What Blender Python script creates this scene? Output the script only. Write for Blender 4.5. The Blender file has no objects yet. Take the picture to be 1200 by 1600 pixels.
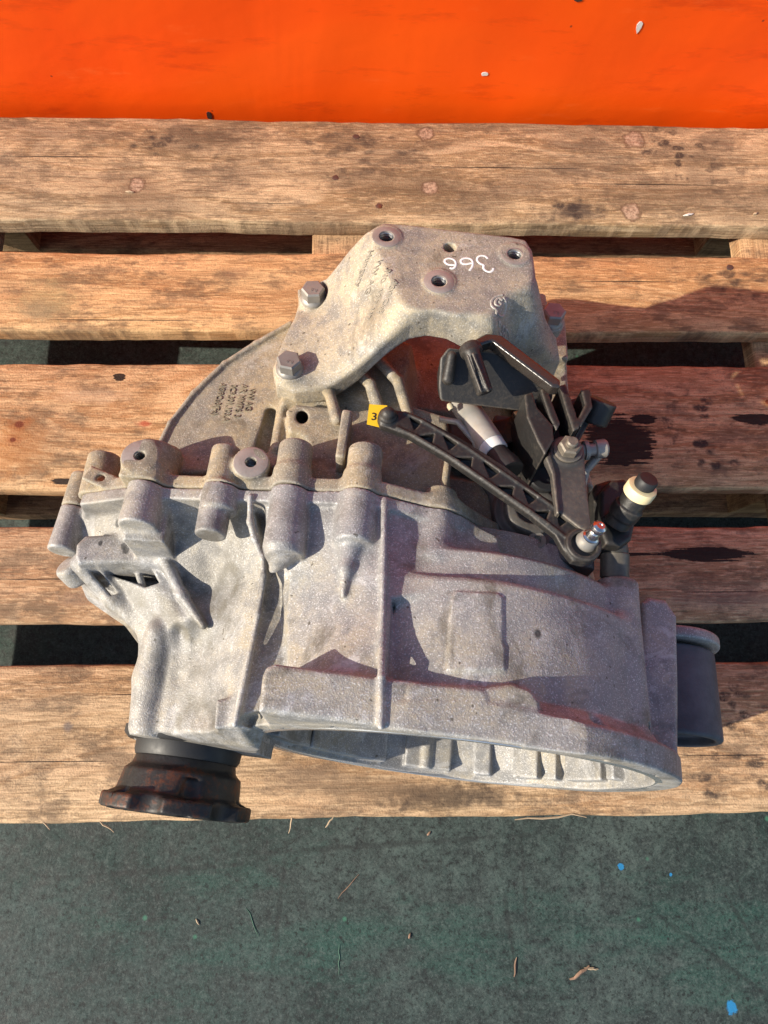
import bpy, bmesh, math, random, time
import numpy as np
from mathutils import Vector, Matrix
random.seed(7); rng = np.random.default_rng(7)
T0 = time.time()
C = bpy.context.scene.collection
scn = bpy.context.scene

# ------------------------------------------------------------------ camera, sky, sun, exposure
# layout is in millimetres: x along the pallet, y away from the viewer, z above the pallet deck
def camR(pitch, yaw, roll):
    c, s = math.cos(pitch), math.sin(pitch); Rx = np.array([[1,0,0],[0,c,-s],[0,s,c]])
    c, s = math.cos(yaw), math.sin(yaw); Rz = np.array([[c,-s,0],[s,c,0],[0,0,1]])
    c, s = math.cos(roll), math.sin(roll); Rr = np.array([[c,-s,0],[s,c,0],[0,0,1]])
    return Rz @ Rx @ Rr
CR = camR(0.223583, -0.107704, 0.103627)
CP = np.array([596.0, 152.06, 666.93]); FPX = 1000.0
DECK = 144.0
def M2(p):
    p = np.asarray(p, float); return (p + np.array([-600.0, 0, DECK])) * 0.001
cd = bpy.data.cameras.new('camera'); cam = bpy.data.objects.new('camera', cd); C.objects.link(cam)
cd.sensor_fit = 'VERTICAL'; cd.sensor_height = 36; cd.sensor_width = 27; cd.lens = 36 * FPX / 1600
cd.clip_start = 0.01; cd.clip_end = 200
mw = Matrix([list(CR[i]) + [M2(CP)[i]] for i in range(3)] + [[0,0,0,1]])
cam.matrix_world = mw; scn.camera = cam

SUN_AZ, SUN_EL = 15.0, 31.0          # heading of the light in the deck plane, height of the sun
wd = bpy.data.worlds.new('World'); scn.world = wd; wd.use_nodes = True
nt = wd.node_tree; bgn = nt.nodes['Background']
sky = nt.nodes.new('ShaderNodeTexSky'); sky.sky_type = 'NISHITA'; sky.sun_disc = False
sky.sun_elevation = math.radians(SUN_EL); sky.sun_rotation = math.radians(270 - SUN_AZ)
nt.links.new(sky.outputs[0], bgn.inputs[0]); bgn.inputs[1].default_value = 0.14
sd = bpy.data.lights.new('sun', 'SUN'); sd.energy = 5.0; sd.angle = math.radians(0.6); sd.color = (1.0, 0.90, 0.74)
sun = bpy.data.objects.new('sun', sd); C.objects.link(sun)
az, el = math.radians(SUN_AZ), math.radians(SUN_EL)
sdir = Vector((math.cos(az)*math.cos(el), math.sin(az)*math.cos(el), -math.sin(el)))
sun.rotation_euler = sdir.to_track_quat('-Z', 'Y').to_euler(); sun.location = (-2, -1.5, 2)
vs = scn.view_settings; vs.view_transform = 'Standard'; vs.look = 'None'; vs.exposure = 0.45; vs.gamma = 1.0; vs.use_curve_mapping = False
scn.render.engine = 'CYCLES'; scn.render.resolution_x = 768; scn.render.resolution_y = 1024
try: scn.cycles.max_bounces = 5; scn.cycles.diffuse_bounces = 3; scn.cycles.glossy_bounces = 2; scn.cycles.caustics_reflective = False; scn.cycles.caustics_refractive = False
except Exception: pass

# ------------------------------------------------------------------ gearbox frame (u right, s to the rear, w up; origin at the mouth of the bell)
def ray(px, py):
    return CR @ np.array([(px-600)/FPX, -(py-800)/FPX, -1.0])
def deck(px, py, z=0.0):
    d = ray(px, py); return CP + d*(z-CP[2])/d[2]
_t, _p = math.radians(13), math.radians(7.5)
RB = 158.0
gu = np.array([math.cos(_p), -math.sin(_p), 0]); _h = np.array([math.sin(_p), math.cos(_p), 0])
ga = _h*math.cos(_t) + np.array([0,0,-math.sin(_t)]); gw = _h*math.sin(_t) + np.array([0,0,math.cos(_t)])
GM = np.array([gu, ga, gw]); GO = deck(702, 1192, RB*math.cos(_t)+1.0)
def T(px, py, w):                       # photo direction met with the plane at height w over the axis
    d = ray(px, py); k = (w-(CP-GO)@gw)/(d@gw); return GM @ (CP+d*k-GO)
def S0(px, py, s):
    d = ray(px, py); k = (s-(CP-GO)@ga)/(d@ga); return GM @ (CP+d*k-GO)
def g2m(P):                              # gearbox frame (mm) -> world (m)
    return M2(np.asarray(P, float) @ GM + GO)

# ------------------------------------------------------------------ materials
def new_mat(name):
    m = bpy.data.materials.new(name); m.use_nodes = True
    nt = m.node_tree; b = nt.nodes['Principled BSDF']; return m, nt, b
class NB:
    def __init__(s, nt): s.nt = nt; s.co = None
    def n(s, t, **kw):
        x = s.nt.nodes.new('ShaderNode'+t)
        for k, v in kw.items(): setattr(x, k, v)
        return x
    def l(s, a, b): s.nt.links.new(a, b)
    def obj(s):
        if s.co is None: s.co = s.n('TexCoord').outputs['Object']
        return s.co
    def mapped(s, scale, loc=(0,0,0), rot=(0,0,0)):
        m = s.n('Mapping'); m.inputs['Scale'].default_value = scale; m.inputs['Location'].default_value = loc; m.inputs['Rotation'].default_value = rot
        s.l(s.obj(), m.inputs['Vector']); return m.outputs[0]
    def noise(s, vec, scale, detail=4, rough=.55, dist=0.0):
        x = s.n('TexNoise'); x.inputs['Scale'].default_value = scale; x.inputs['Detail'].default_value = detail
        x.inputs['Roughness'].default_value = rough; x.inputs['Distortion'].default_value = dist; s.l(vec, x.inputs['Vector']); return x.outputs['Fac']
    def vor(s, vec, scale, feature='F1', rnd=1.0):
        x = s.n('TexVoronoi', feature=feature); x.inputs['Scale'].default_value = scale; x.inputs['Randomness'].default_value = rnd; s.l(vec, x.inputs['Vector']); return x
    def ramp(s, fac, stops, interp='LINEAR'):
        r = s.n('ValToRGB'); cr = r.color_ramp; cr.interpolation = interp
        while len(cr.elements) < len(stops): cr.elements.new(0.5)
        for e, (p, c) in zip(cr.elements, stops):
            e.position = p; e.color = (c, c, c, 1) if isinstance(c, (int, float)) else (*c, 1)
        s.l(fac, r.inputs[0]); return r.outputs[0]
    def mix(s, fac, a, b, mode='MIX'):
        x = s.n('Mix', data_type='RGBA', blend_type=mode)
        for sock, v in ((x.inputs[0], fac), (x.inputs[6], a), (x.inputs[7], b)):
            if isinstance(v, (int, float)): sock.default_value = v
            elif isinstance(v, tuple): sock.default_value = (*v, 1)
            else: s.l(v, sock)
        return x.outputs[2]
    def math(s, op, a, b=None, c=None):
        x = s.n('Math', operation=op)
        for i, v in enumerate((a, b, c)):
            if v is None: continue
            if isinstance(v, (int, float)): x.inputs[i].default_value = v
            else: s.l(v, x.inputs[i])
        return x.outputs[0]
    def bump(s, h, strength, dist=.001, nrm=None):
        b = s.n('Bump'); b.inputs['Strength'].default_value = strength; b.inputs['Distance'].default_value = dist; s.l(h, b.inputs['Height'])
        if nrm is not None: s.l(nrm, b.inputs['Normal'])
        return b.outputs[0]
    def sep(s, vec):
        x = s.n('SeparateXYZ'); s.l(vec, x.inputs[0]); return x.outputs
    def blob(s, cx, cy, rx, ry, soft=.35, warp=None):      # 1 inside an ellipse on the xy plane (metres), frayed edge
        m = s.n('Mapping'); m.inputs['Location'].default_value = (-cx/rx, -cy/ry, 0); m.inputs['Scale'].default_value = (1/rx, 1/ry, 0)
        s.l(s.obj(), m.inputs['Vector']); ln = s.n('VectorMath', operation='LENGTH'); s.l(m.outputs[0], ln.inputs[0]); d = ln.outputs['Value']
        if warp is not None: d = s.math('ADD', d, warp)
        r = s.n('MapRange', interpolation_type='SMOOTHSTEP'); r.inputs['From Min'].default_value = 1.0; r.inputs['From Max'].default_value = 1.0-soft
        s.l(d, r.inputs['Value']); return r.outputs[0]

def alu(name, grey, tan, dust, rough=.5, metal=.35, spots=(), dark_patches=()):
    m, nt, b = new_mat(name); k = NB(nt); o = k.obj()
    big = k.noise(o, 11, 4, .62); mid = k.noise(o, 55, 4, .68); fine = k.noise(o, 380, 2, .6); grain = k.noise(o, 1000, 1, .5)
    f = k.ramp(k.math('ADD', k.math('MULTIPLY', big, .65), k.math('MULTIPLY', mid, .4)), [(.5-dust*.34, 0.0), (.8-dust*.34, 1.0)])
    col = k.mix(f, grey, tan)
    col = k.mix(k.ramp(mid, [(.36, .75), (.56, 0)]), col, tuple(c*.5 for c in grey))                      # grimy patches
    col = k.mix(k.ramp(big, [(.38, .55), (.5, 0)]), col, tuple(c*.55 for c in grey))
    col = k.mix(k.ramp(fine, [(.34, .45), (.52, 0)]), col, tuple(c*.55 for c in grey))
    col = k.mix(k.ramp(grain, [(.58, 0), (.71, .6)]), col, tuple(min(1, c*1.8) for c in grey))           # bright grains of the cast skin
    spec = k.noise(k.mapped((1, 1, 1), (3, 3, 3)), 300, 0, .5); col = k.mix(k.ramp(spec, [(.80, 0), (.86, .85)]), col, tuple(c*.25 for c in tan))
    wp = k.math('MULTIPLY', k.math('SUBTRACT', mid, .5), 1.2)
    ox = k.noise(k.mapped((26, 26, 26), (5, 2, 1)), 1.0, 5, .75, .8); col = k.mix(k.ramp(ox, [(.56, 0), (.66, .55)]), col, tuple(min(1, c*1.45) for c in grey))     # pale oxide bloom
    ol = k.noise(k.mapped((17, 17, 17), (1, 7, 3)), 1.0, 5, .7, .6); col = k.mix(k.ramp(ol, [(.54, 0), (.64, .7)]), col, tuple(c*.36 for c in tan))                 # old oil
    geo = k.n('NewGeometry'); col = k.mix(k.ramp(geo.outputs['Pointiness'], [(.52, 0), (.60, .6)]), col, tuple(min(1, c*1.6) for c in grey))                        # rubbed arrises
    for (px, py, z, rx, ry, c3, s3) in dark_patches:
        q = M2(deck(px, py, z)); col = k.mix(k.math('MULTIPLY', k.blob(q[0], q[1], rx*.001, ry*.001, .9, wp), k.math('MULTIPLY', k.ramp(mid, [(.3, 1), (.62, .35)]), s3)), col, c3)
    for (px, py, z, r) in spots:
        q = M2(deck(px, py, z)); col = k.mix(k.math('MULTIPLY', k.blob(q[0], q[1], r*.001, r*.0013, .5, wp), .85), col, (.03,.03,.028))
    k.l(col, b.inputs['Base Color']); b.inputs['Metallic'].default_value = metal
    k.l(k.math('ADD', k.math('MULTIPLY', f, .2), k.math('ADD', k.math('MULTIPLY', grain, -.35), rough+.1)), b.inputs['Roughness'])
    ht = k.math('ADD', k.math('MULTIPLY', fine, .5), k.math('ADD', k.math('MULTIPLY', grain, .45), k.math('MULTIPLY', mid, .25)))
    k.l(k.bump(ht, .75, .0008), b.inputs['Normal'])
    return m
def simple(name, col, rough=.5, metal=0.0, var=.3, bump=.2, scale=200, spec=.5, rust=None, dust=None, edge=None):
    m, nt, b = new_mat(name); k = NB(nt); o = k.obj()
    n1 = k.noise(o, scale, 4, .6); n2 = k.noise(o, scale*.12, 4, .6)
    c = k.mix(k.ramp(n2, [(.3, 0), (.7, 1)]), tuple(x*(1-var) for x in col), tuple(min(1, x*(1+var)) for x in col))
    if rust: c = k.mix(k.ramp(k.math('ADD', k.math('MULTIPLY', n2, .7), k.math('MULTIPLY', n1, .3)), [(rust[0], 0), (rust[0]+.1, 1)]), c, rust[1])
    if dust: c = k.mix(k.ramp(k.math('ADD', k.math('MULTIPLY', n1, .6), k.math('MULTIPLY', n2, .4)), [(dust[0], 0), (dust[0]+.2, dust[2] if len(dust) > 2 else .6)]), c, dust[1])
    if edge: c = k.mix(k.math('MULTIPLY', k.ramp(k.n('NewGeometry').outputs['Pointiness'], [(.51, 0), (.58, .85)]), k.ramp(n1, [(.3, .4), (.6, 1)])), c, edge)
    k.l(c, b.inputs['Base Color']); b.inputs['Metallic'].default_value = metal
    k.l(k.math('ADD', k.math('MULTIPLY', n1, .3), rough-.15), b.inputs['Roughness']); b.inputs['Specular IOR Level'].default_value = spec
    k.l(k.bump(n1, bump, .0006), b.inputs['Normal']); return m

# wood: grain along x; stains, tints and shoe prints have their own places on each board
def wood(name, pale, dark, red=0.35, grey=0.2, seed=0.0, oil=(), prints=(), tint=(), knots=(), plugs=(), along='x', dirt=.55):
    m, nt, b = new_mat(name); k = NB(nt); o = k.obj(); X = along == 'x'
    warp = k.noise(k.mapped((2.5, 9, 9) if X else (9, 2.5, 9), (seed, seed*2, 0)), 1.0, 2, .5)
    va = k.n('VectorMath', operation='ADD'); k.l(k.mapped((1.6, 75, 75) if X else (75, 1.6, 75), (seed*3, seed, 0)), va.inputs[0])
    cmb = k.n('CombineXYZ'); k.l(k.math('MULTIPLY', warp, 18.0), cmb.inputs[1 if X else 0]); k.l(cmb.outputs[0], va.inputs[1])
    ring = k.noise(va.outputs[0], 1.0, 2, .55)
    fib = k.noise(k.mapped((16, 420, 420) if X else (420, 16, 420), (seed, 0, 0)), 1.0, 3, .7)
    saw = k.noise(k.mapped((60, 420, 1), (0, 0, 0), (0, 0, math.radians(28))), 1.0, 2, .6)
    big = k.noise(k.mapped((4, 13, 5), (seed*5, 3, 0)), 1.0, 4, .65)
    fine = k.noise(o, 520, 2, .65)
    col = k.mix(k.ramp(ring, [(.40, 0), (.50, .5), (.58, 1)]), tuple(min(1, c*1.06) for c in pale), tuple(c*.86 for c in dark))
    col = k.mix(k.ramp(big, [(.40, 0), (.68, red)]), col, (.52, .20, .085))
    col = k.mix(k.ramp(fib, [(.36, .7), (.52, 0)]), col, tuple(c*.45 for c in dark))
    col = k.mix(k.ramp(saw, [(.52, 0), (.64, .5)]), col, tuple(min(1, c*1.4) for c in pale))
    gb = k.noise(k.mapped((8, 22, 5), (seed*2+4, 1, 0)), 1.0, 5, .72)
    col = k.mix(k.ramp(gb, [(.42, 0), (.60, grey)]), col, (.15, .11, .075))
    sm = k.noise(k.mapped((20, 42, 5), (seed+9, 5, 0)), 1.0, 5, .75)
    col = k.mix(k.ramp(sm, [(.49, 0), (.60, dirt)]), col, (.075, .052, .038))
    col = k.mix(k.ramp(fine, [(.30, .5), (.46, 0)]), col, tuple(c*.35 for c in dark))
    wn = k.math('MULTIPLY', k.math('SUBTRACT', k.noise(o, 70, 4, .7), .5), 1.6)
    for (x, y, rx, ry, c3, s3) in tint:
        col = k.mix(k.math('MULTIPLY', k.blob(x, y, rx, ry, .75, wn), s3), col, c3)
    for (x, y, r) in knots:
        dd = k.blob(x, y, r*2.6, r*1.9, .9, wn); col = k.mix(k.math('MULTIPLY', dd, .75), col, (.30, .10, .035))
        col = k.mix(k.blob(x, y, r, r*.8, .4), col, (.17, .045, .02))
    for (x, y, r) in plugs:                           # pale dry knots with a dark broken ring
        w2 = k.math('MULTIPLY', wn, .7); rg_ = k.noise(o, 260, 3, .7)
        col = k.mix(k.math('MULTIPLY', k.blob(x, y, r*2.2, r*1.5, .9, wn), .45), col, (.20, .13, .08))
        col = k.mix(k.math('MULTIPLY', k.blob(x, y, r*1.14, r*1.18, .25, w2), .75), col, (.13, .075, .045))
        col = k.mix(k.math('MULTIPLY', k.blob(x, y, r*.93, r*.98, .35, w2), k.ramp(rg_, [(.36, .15), (.6, .9)])), col, (.52, .36, .25))
    if prints:                                        # shoe tread marks: worn dark lozenges inside the print's outline
        wv = k.n('VectorMath', operation='ADD'); k.l(k.mapped((46, 74, 1), (.3, .1, 0), (0, 0, .9)), wv.inputs[0])
        nc = k.n('TexNoise'); nc.inputs['Scale'].default_value = 60; k.l(o, nc.inputs['Vector']); sc_ = k.n('VectorMath', operation='SCALE'); sc_.inputs['Scale'].default_value = 1.1; k.l(nc.outputs['Color'], sc_.inputs[0]); k.l(sc_.outputs[0], wv.inputs[1])
        pv = k.vor(wv.outputs[0], 1.0, rnd=.9); pm = k.ramp(pv.outputs['Distance'], [(.26, 1), (.46, 0)])
        pm = k.math('MULTIPLY', pm, k.ramp(k.math('ADD', k.math('MULTIPLY', k.noise(o, 300, 3, .7), .5), k.math('MULTIPLY', gb, .5)), [(.36, .1), (.50, 1)]))
        for (x, y, rx, ry, s3) in prints:
            col = k.mix(k.math('MULTIPLY', k.math('MULTIPLY', k.blob(x, y, rx, ry, .5, wn), pm), s3), col, (.05, .036, .03))
    ow = k.math('ADD', k.math('MULTIPLY', k.math('SUBTRACT', k.noise(k.mapped((9, 330, 1)), 1.0, 3, .65), .5), 1.6), k.math('MULTIPLY', wn, .5))
    for (x, y, rx, ry) in oil:
        col = k.mix(k.math('MULTIPLY', k.blob(x, y, rx, ry, .14, ow), .96), col, (.018, .012, .011))
    k.l(col, b.inputs['Base Color']); b.inputs['Specular IOR Level'].default_value = .2; b.inputs['Roughness'].default_value = .78
    ht = k.math('ADD', k.math('ADD', k.math('MULTIPLY', fib, .9), k.math('MULTIPLY', ring, .5)), k.math('ADD', k.math('MULTIPLY', saw, .7), k.math('MULTIPLY', fine, .6)))
    k.l(k.bump(ht, .9, .0012), b.inputs['Normal']); return m

# ------------------------------------------------------------------ object helpers
def tag(o, label=None, cat=None, group=None, kind=None):
    if label: o['label'] = label
    if cat: o['category'] = cat
    if group: o['group'] = group
    if kind: o['kind'] = kind
    return o
def empty(name, loc, label=None, cat=None, group=None):
    o = bpy.data.objects.new(name, None); o.empty_display_size = .05; C.objects.link(o); o.location = loc
    return tag(o, label, cat, group)
def link(name, me, mat, parent=None):
    o = bpy.data.objects.new(name, me); C.objects.link(o)
    if mat is not None and not me.materials: me.materials.append(mat)
    if parent is not None:
        o.parent = parent
        o.matrix_parent_inverse = Matrix.Translation(-parent.location) if parent.type == 'EMPTY' else Matrix.Identity(4)
    return o
def from_bm(name, bm, mat, parent=None, smooth=True, angle=40):
    me = bpy.data.meshes.new(name); bmesh.ops.recalc_face_normals(bm, faces=bm.faces); bm.to_mesh(me); bm.free()
    if smooth:
        me.shade_smooth(); 
        try: me.set_sharp_from_angle(angle=math.radians(angle))
        except Exception: pass
    return link(name, me, mat, parent)
def lathe(bm, p0, axis, prof, seg=32, wob=0.0):
    """surface of revolution in metres; prof = [(t along axis, radius)] ; closed at the ends"""
    p0 = np.asarray(p0, float); ax = np.asarray(axis, float); ax = ax/np.linalg.norm(ax)
    e1 = np.cross(ax, [0,0,1.0]); 
    if np.linalg.norm(e1) < .1: e1 = np.cross(ax, [0,1.0,0])
    e1 /= np.linalg.norm(e1); e2 = np.cross(ax, e1); rings = []
    for t, r in prof:
        rings.append([bm.verts.new(p0+ax*t+(e1*math.cos(2*math.pi*i/seg)+e2*math.sin(2*math.pi*i/seg))*max(r, 1e-5)) for i in range(seg)])
    for A, B in zip(rings, rings[1:]):
        for i in range(seg): bm.faces.new((A[i], A[(i+1)%seg], B[(i+1)%seg], B[i]))
    bm.faces.new(rings[0]); bm.faces.new(rings[-1])
def box_bm(bm, x0, x1, y0, y1, z0, z1):
    vs_ = [bm.verts.new((x, y, z)) for x in (x0, x1) for y in (y0, y1) for z in (z0, z1)]
    for f in ((0,1,3,2),(4,6,7,5),(0,4,5,1),(2,3,7,6),(0,2,6,4),(1,5,7,3)): bm.faces.new([vs_[i] for i in f])

# ------------------------------------------------------------------ solid modeller: signed distance field -> mesh (cast fillets)
def poly_sdf(X, Y, pts):
    pts = np.asarray(pts, np.float32)[:, :2]; d = None; sgn = None
    n = len(pts)
    for i in range(n):
        a = pts[i]; b = pts[i-1]; e = b-a; wx = X-a[0]; wy = Y-a[1]
        t = np.clip((wx*e[0]+wy*e[1])/max(float(e@e), 1e-9), 0, 1); dx = wx-e[0]*t; dy = wy-e[1]*t
        q = dx*dx+dy*dy; d = q if d is None else np.minimum(d, q)
        c1 = (Y >= a[1]); c2 = (Y < b[1]); c3 = (e[0]*wy > e[1]*wx)
        flip = (c1 & c2 & c3) | (~c1 & ~c2 & ~c3)
        sgn = flip if sgn is None else sgn ^ flip
    d = np.sqrt(d); return np.where(sgn, -d, d)
class Field:
    def __init__(s, lo, hi, vox):
        s.lo = np.array(lo, float); s.v = vox; s.n = np.ceil((np.array(hi)-s.lo)/vox).astype(int)+1
        s.d = np.full(s.n, 40.0, np.float32)
        s.ax = [(s.lo[i]+vox*np.arange(s.n[i])).astype(np.float32) for i in range(3)]
    def blk(s, lo, hi):
        i0 = np.clip(np.floor((np.array(lo)-s.lo)/s.v).astype(int), 0, s.n); i1 = np.clip(np.ceil((np.array(hi)-s.lo)/s.v).astype(int)+1, 0, s.n)
        sl = tuple(slice(a, b) for a, b in zip(i0, i1)); X = s.ax[0][sl[0]][:,None,None]; Y = s.ax[1][sl[1]][None,:,None]; Z = s.ax[2][sl[2]][None,None,:]
        return sl, X, Y, Z
    def op(s, fn, lo, hi, k=0.0, sub=False, pad=None):
        pad = (k+6) if pad is None else pad
        sl, X, Y, Z = s.blk(np.array(lo)-pad, np.array(hi)+pad); D = s.d[sl]
        if D.size == 0: return
        f = fn(X, Y, Z).astype(np.float32)
        if sub:
            f = -f
            if k > 0: h = np.clip(.5-.5*(D-f)/k, 0, 1); R = D+(f-D)*h+k*h*(1-h)
            else: R = np.maximum(D, f)
        else:
            if k > 0: h = np.clip(.5+.5*(D-f)/k, 0, 1); R = D+(f-D)*h-k*h*(1-h)
            else: R = np.minimum(D, f)
        s.d[sl] = R
    # shapes
    def cyl(s, a, b, r, r2=None, rd=1.0, k=4.0, sub=False):
        a = np.array(a, float); b = np.array(b, float); r2 = r if r2 is None else r2; L = np.linalg.norm(b-a); x = (b-a)/L; R = max(r, r2)
        def fn(X, Y, Z):
            px, py, pz = X-a[0], Y-a[1], Z-a[2]; t = px*x[0]+py*x[1]+pz*x[2]
            q = np.sqrt(np.maximum(px*px+py*py+pz*pz-t*t, 0)); rr = r+(r2-r)*np.clip(t/L, 0, 1)
            dx = q-rr+rd; dy = np.abs(t-L/2)-L/2+rd
            return np.minimum(np.maximum(dx, dy), 0)+np.sqrt(np.maximum(dx, 0)**2+np.maximum(dy, 0)**2)-rd
        s.op(fn, np.minimum(a, b)-R, np.maximum(a, b)+R, k, sub); return s
    def cap(s, pts, r, k=4.0, sub=False):
        """chain of round-ended cones; pts (n,3); r scalar or list"""
        pts = np.asarray(pts, float); rs = [r]*len(pts) if np.isscalar(r) else r
        for a, b, r0, r1 in zip(pts, pts[1:], rs, rs[1:]):
            e = b-a; L2 = float(e@e)
            def fn(X, Y, Z):
                px, py, pz = X-a[0], Y-a[1], Z-a[2]; t = np.clip((px*e[0]+py*e[1]+pz*e[2])/L2, 0, 1)
                return np.sqrt((px-e[0]*t)**2+(py-e[1]*t)**2+(pz-e[2]*t)**2)-(r0+(r1-r0)*t)
            R = max(r0, r1); s.op(fn, np.minimum(a, b)-R, np.maximum(a, b)+R, k, sub)
        return s
    def box(s, c, half, ax=None, rd=1.5, k=4.0, sub=False):
        c = np.array(c, float); h = np.array(half, float); A = np.eye(3) if ax is None else np.array(ax, float)
        def fn(X, Y, Z):
            p = (X-c[0], Y-c[1], Z-c[2]); q = [np.abs(p[0]*A[i][0]+p[1]*A[i][1]+p[2]*A[i][2])-h[i]+rd for i in range(3)]
            return np.minimum(np.maximum(np.maximum(q[0], q[1]), q[2]), 0)+np.sqrt(sum(np.maximum(x, 0)**2 for x in q))-rd
        e = np.abs(A).T @ h; s.op(fn, c-e, c+e, k, sub); return s
    def prism(s, poly, w0, w1, rd=2.0, k=4.0, sub=False, plane=2, slope=0.0, tilt=None):
        """polygon in the plane normal to axis `plane`, from w0 to w1; slope widens it with depth; tilt=(a,b) slants the top"""
        poly = np.asarray(poly, float)[:, :2] if plane == 2 else np.asarray(poly, float)
        i, j = [(1,2),(0,2),(0,1)][plane]
        def fn(X, Y, Z):
            A = (X, Y, Z); P = A[i]; Q = A[j]; H = A[plane]
            d2 = poly_sdf(P, Q, poly)+rd
            top = w1 if tilt is None else w1+tilt[0]*P+tilt[1]*Q
            if slope: d2 = (d2-slope*np.maximum(top-H, 0))/math.sqrt(1+slope*slope)
            dh = np.maximum(H-top, w0-H)+rd
            return np.minimum(np.maximum(d2, dh), 0)+np.sqrt(np.maximum(d2, 0)**2+np.maximum(dh, 0)**2)-rd
        lo = np.zeros(3); hi = np.zeros(3); ex = slope*(w1-w0)
        lo[[i,j]] = poly.min(0)-ex; hi[[i,j]] = poly.max(0)+ex; lo[plane] = w0; hi[plane] = w1 if tilt is None else w0+400
        s.op(fn, lo, hi, k, sub); return s
    def rev(s, prof, c=(0,0), rd=2.0, k=4.0, sub=False, clip=None, grow=0.0):
        """revolve polygon (s, r) round the axis through (u, w)=c; clip = polygon in (u, s)"""
        prof = np.asarray(prof, float)
        def fn(X, Y, Z):
            r = np.sqrt((X-c[0])**2+(Z-c[1])**2); d = poly_sdf(np.broadcast_to(Y, np.broadcast_shapes(r.shape, Y.shape)), np.broadcast_to(r, np.broadcast_shapes(r.shape, Y.shape)), prof)-grow
            if clip is not None: d = np.maximum(d, poly_sdf(X, Y, clip))
            return d
        R = prof[:,1].max()
        lo = np.array([c[0]-R, prof[:,0].min(), c[1]-R]); hi = np.array([c[0]+R, prof[:,0].max(), c[1]+R])
        if clip is not None:
            cl = np.asarray(clip)[:, :2]; lo[:2] = np.maximum(lo[:2], cl.min(0)-2); hi[:2] = np.minimum(hi[:2], cl.max(0)+2)
        s.op(fn, lo, hi, k, sub); return s
    def hills(s, poly, ctrl, bottom, rd=2.0, k=4.0, slope=0.15, cap=None, under=None, ck=6.0, lam=2e-4):
        """solid under a smooth surface through ctrl points (u,s,w) inside a plan polygon; under = control points of its underside"""
        poly = np.asarray(poly, float)[:, :2]
        def rbf(ct):
            ct = np.asarray(ct, float); n = len(ct); c2 = ct[:, :2]*.01
            def ph(r2): return np.where(r2 > 0, .5*r2*np.log(np.maximum(r2, 1e-12)), 0)
            K = ph(((c2[:,None]-c2[None])**2).sum(2))+np.eye(n)*lam; Pm = np.c_[np.ones(n), c2]
            A = np.block([[K, Pm], [Pm.T, np.zeros((3,3))]]); sol = np.linalg.solve(A, np.r_[ct[:,2], 0,0,0])
            def ev(X, Y):
                x = X*.01; y = Y*.01; o = sol[n]+sol[n+1]*x+sol[n+2]*y
                for i in range(n):
                    o = o+sol[i]*ph((x-c2[i,0])**2+(y-c2[i,1])**2)
                return o
            return ev
        ev = rbf(ctrl); eu = rbf(under) if under is not None else None
        def fn(X, Y, Z):
            h = ev(X, Y)
            if cap is not None: g = np.clip(.5+.5*(cap-h)/ck, 0, 1); h = cap+(h-cap)*g-ck*g*(1-g)
            gx = np.gradient(h, s.v, axis=0) if h.shape[0] > 1 else 0; gy = np.gradient(h, s.v, axis=1) if h.shape[1] > 1 else 0
            dh = (Z-h)/np.sqrt(1+np.minimum(gx**2+gy**2, 6))
            bt = bottom if eu is None else eu(X, Y)
            dh = np.maximum(dh, (bt-Z))+rd
            d2 = poly_sdf(X, Y, poly)+rd-slope*np.maximum(h-Z, 0)
            return np.minimum(np.maximum(d2, dh), 0)+np.sqrt(np.maximum(d2, 0)**2+np.maximum(dh, 0)**2)-rd
        mx = max(c[2] for c in ctrl); ex = slope*(mx-bottom)
        lo = [poly[:,0].min()-ex, poly[:,1].min()-ex, bottom]; hi = [poly[:,0].max()+ex, poly[:,1].max()+ex, mx+4]
        s.op(fn, lo, hi, k); return s
    def cut(s, fn):
        X = s.ax[0][:,None,None]; Y = s.ax[1][None,:,None]; Z = s.ax[2][None,None,:]; s.d = np.maximum(s.d, fn(X, Y, Z).astype(np.float32)); return s
    def rough(s, amp, scale, seed=1):          # gentle unevenness of a sand casting
        X = s.ax[0][:,None,None]; Y = s.ax[1][None,:,None]; Z = s.ax[2][None,None,:]
        q = np.sin(X/scale+seed)*np.sin(Y/scale*1.13+2*seed)+np.sin(Y/scale*.71+Z/scale*.9)*np.sin(X/scale*.6-seed)
        s.d += (amp*.5*q).astype(np.float32); return s
    def mesh(s, name, xf=None, smooth=0):
        d = s.d.copy(); d[0]=d[-1]=9; d[:,0]=d[:,-1]=9; d[:,:,0]=d[:,:,-1]=9
        ins = d < 0; n = np.array(d.shape)
        cnt = np.zeros(n-1, np.uint8)
        for a in (0,1):
            for b in (0,1):
                for c in (0,1): cnt += ins[a:n[0]-1+a, b:n[1]-1+b, c:n[2]-1+c]
        act = np.argwhere((cnt > 0) & (cnt < 8)); idx = np.full(n-1, -1, np.int32); idx[act[:,0], act[:,1], act[:,2]] = np.arange(len(act))
        acc = np.zeros((len(act), 3), np.float32); num = np.zeros(len(act), np.float32)
        cr = {}
        for a in (0,1):
            for b in (0,1):
                for c in (0,1): cr[a,b,c] = d[act[:,0]+a, act[:,1]+b, act[:,2]+c]
        for A in cr:
            for ax in range(3):
                if A[ax]: continue
                B = list(A); B[ax] = 1; B = tuple(B); da, db = cr[A], cr[B]; x = (da < 0) != (db < 0)
                t = np.where(x, da/np.where(x, da-db, 1), 0); p = np.tile(np.array(A, np.float32), (len(act), 1)); p[:,ax] = t
                acc[x] += p[x]; num[x] += 1
        V = (act+acc/num[:,None])*s.v+s.lo
        quads = []
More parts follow.
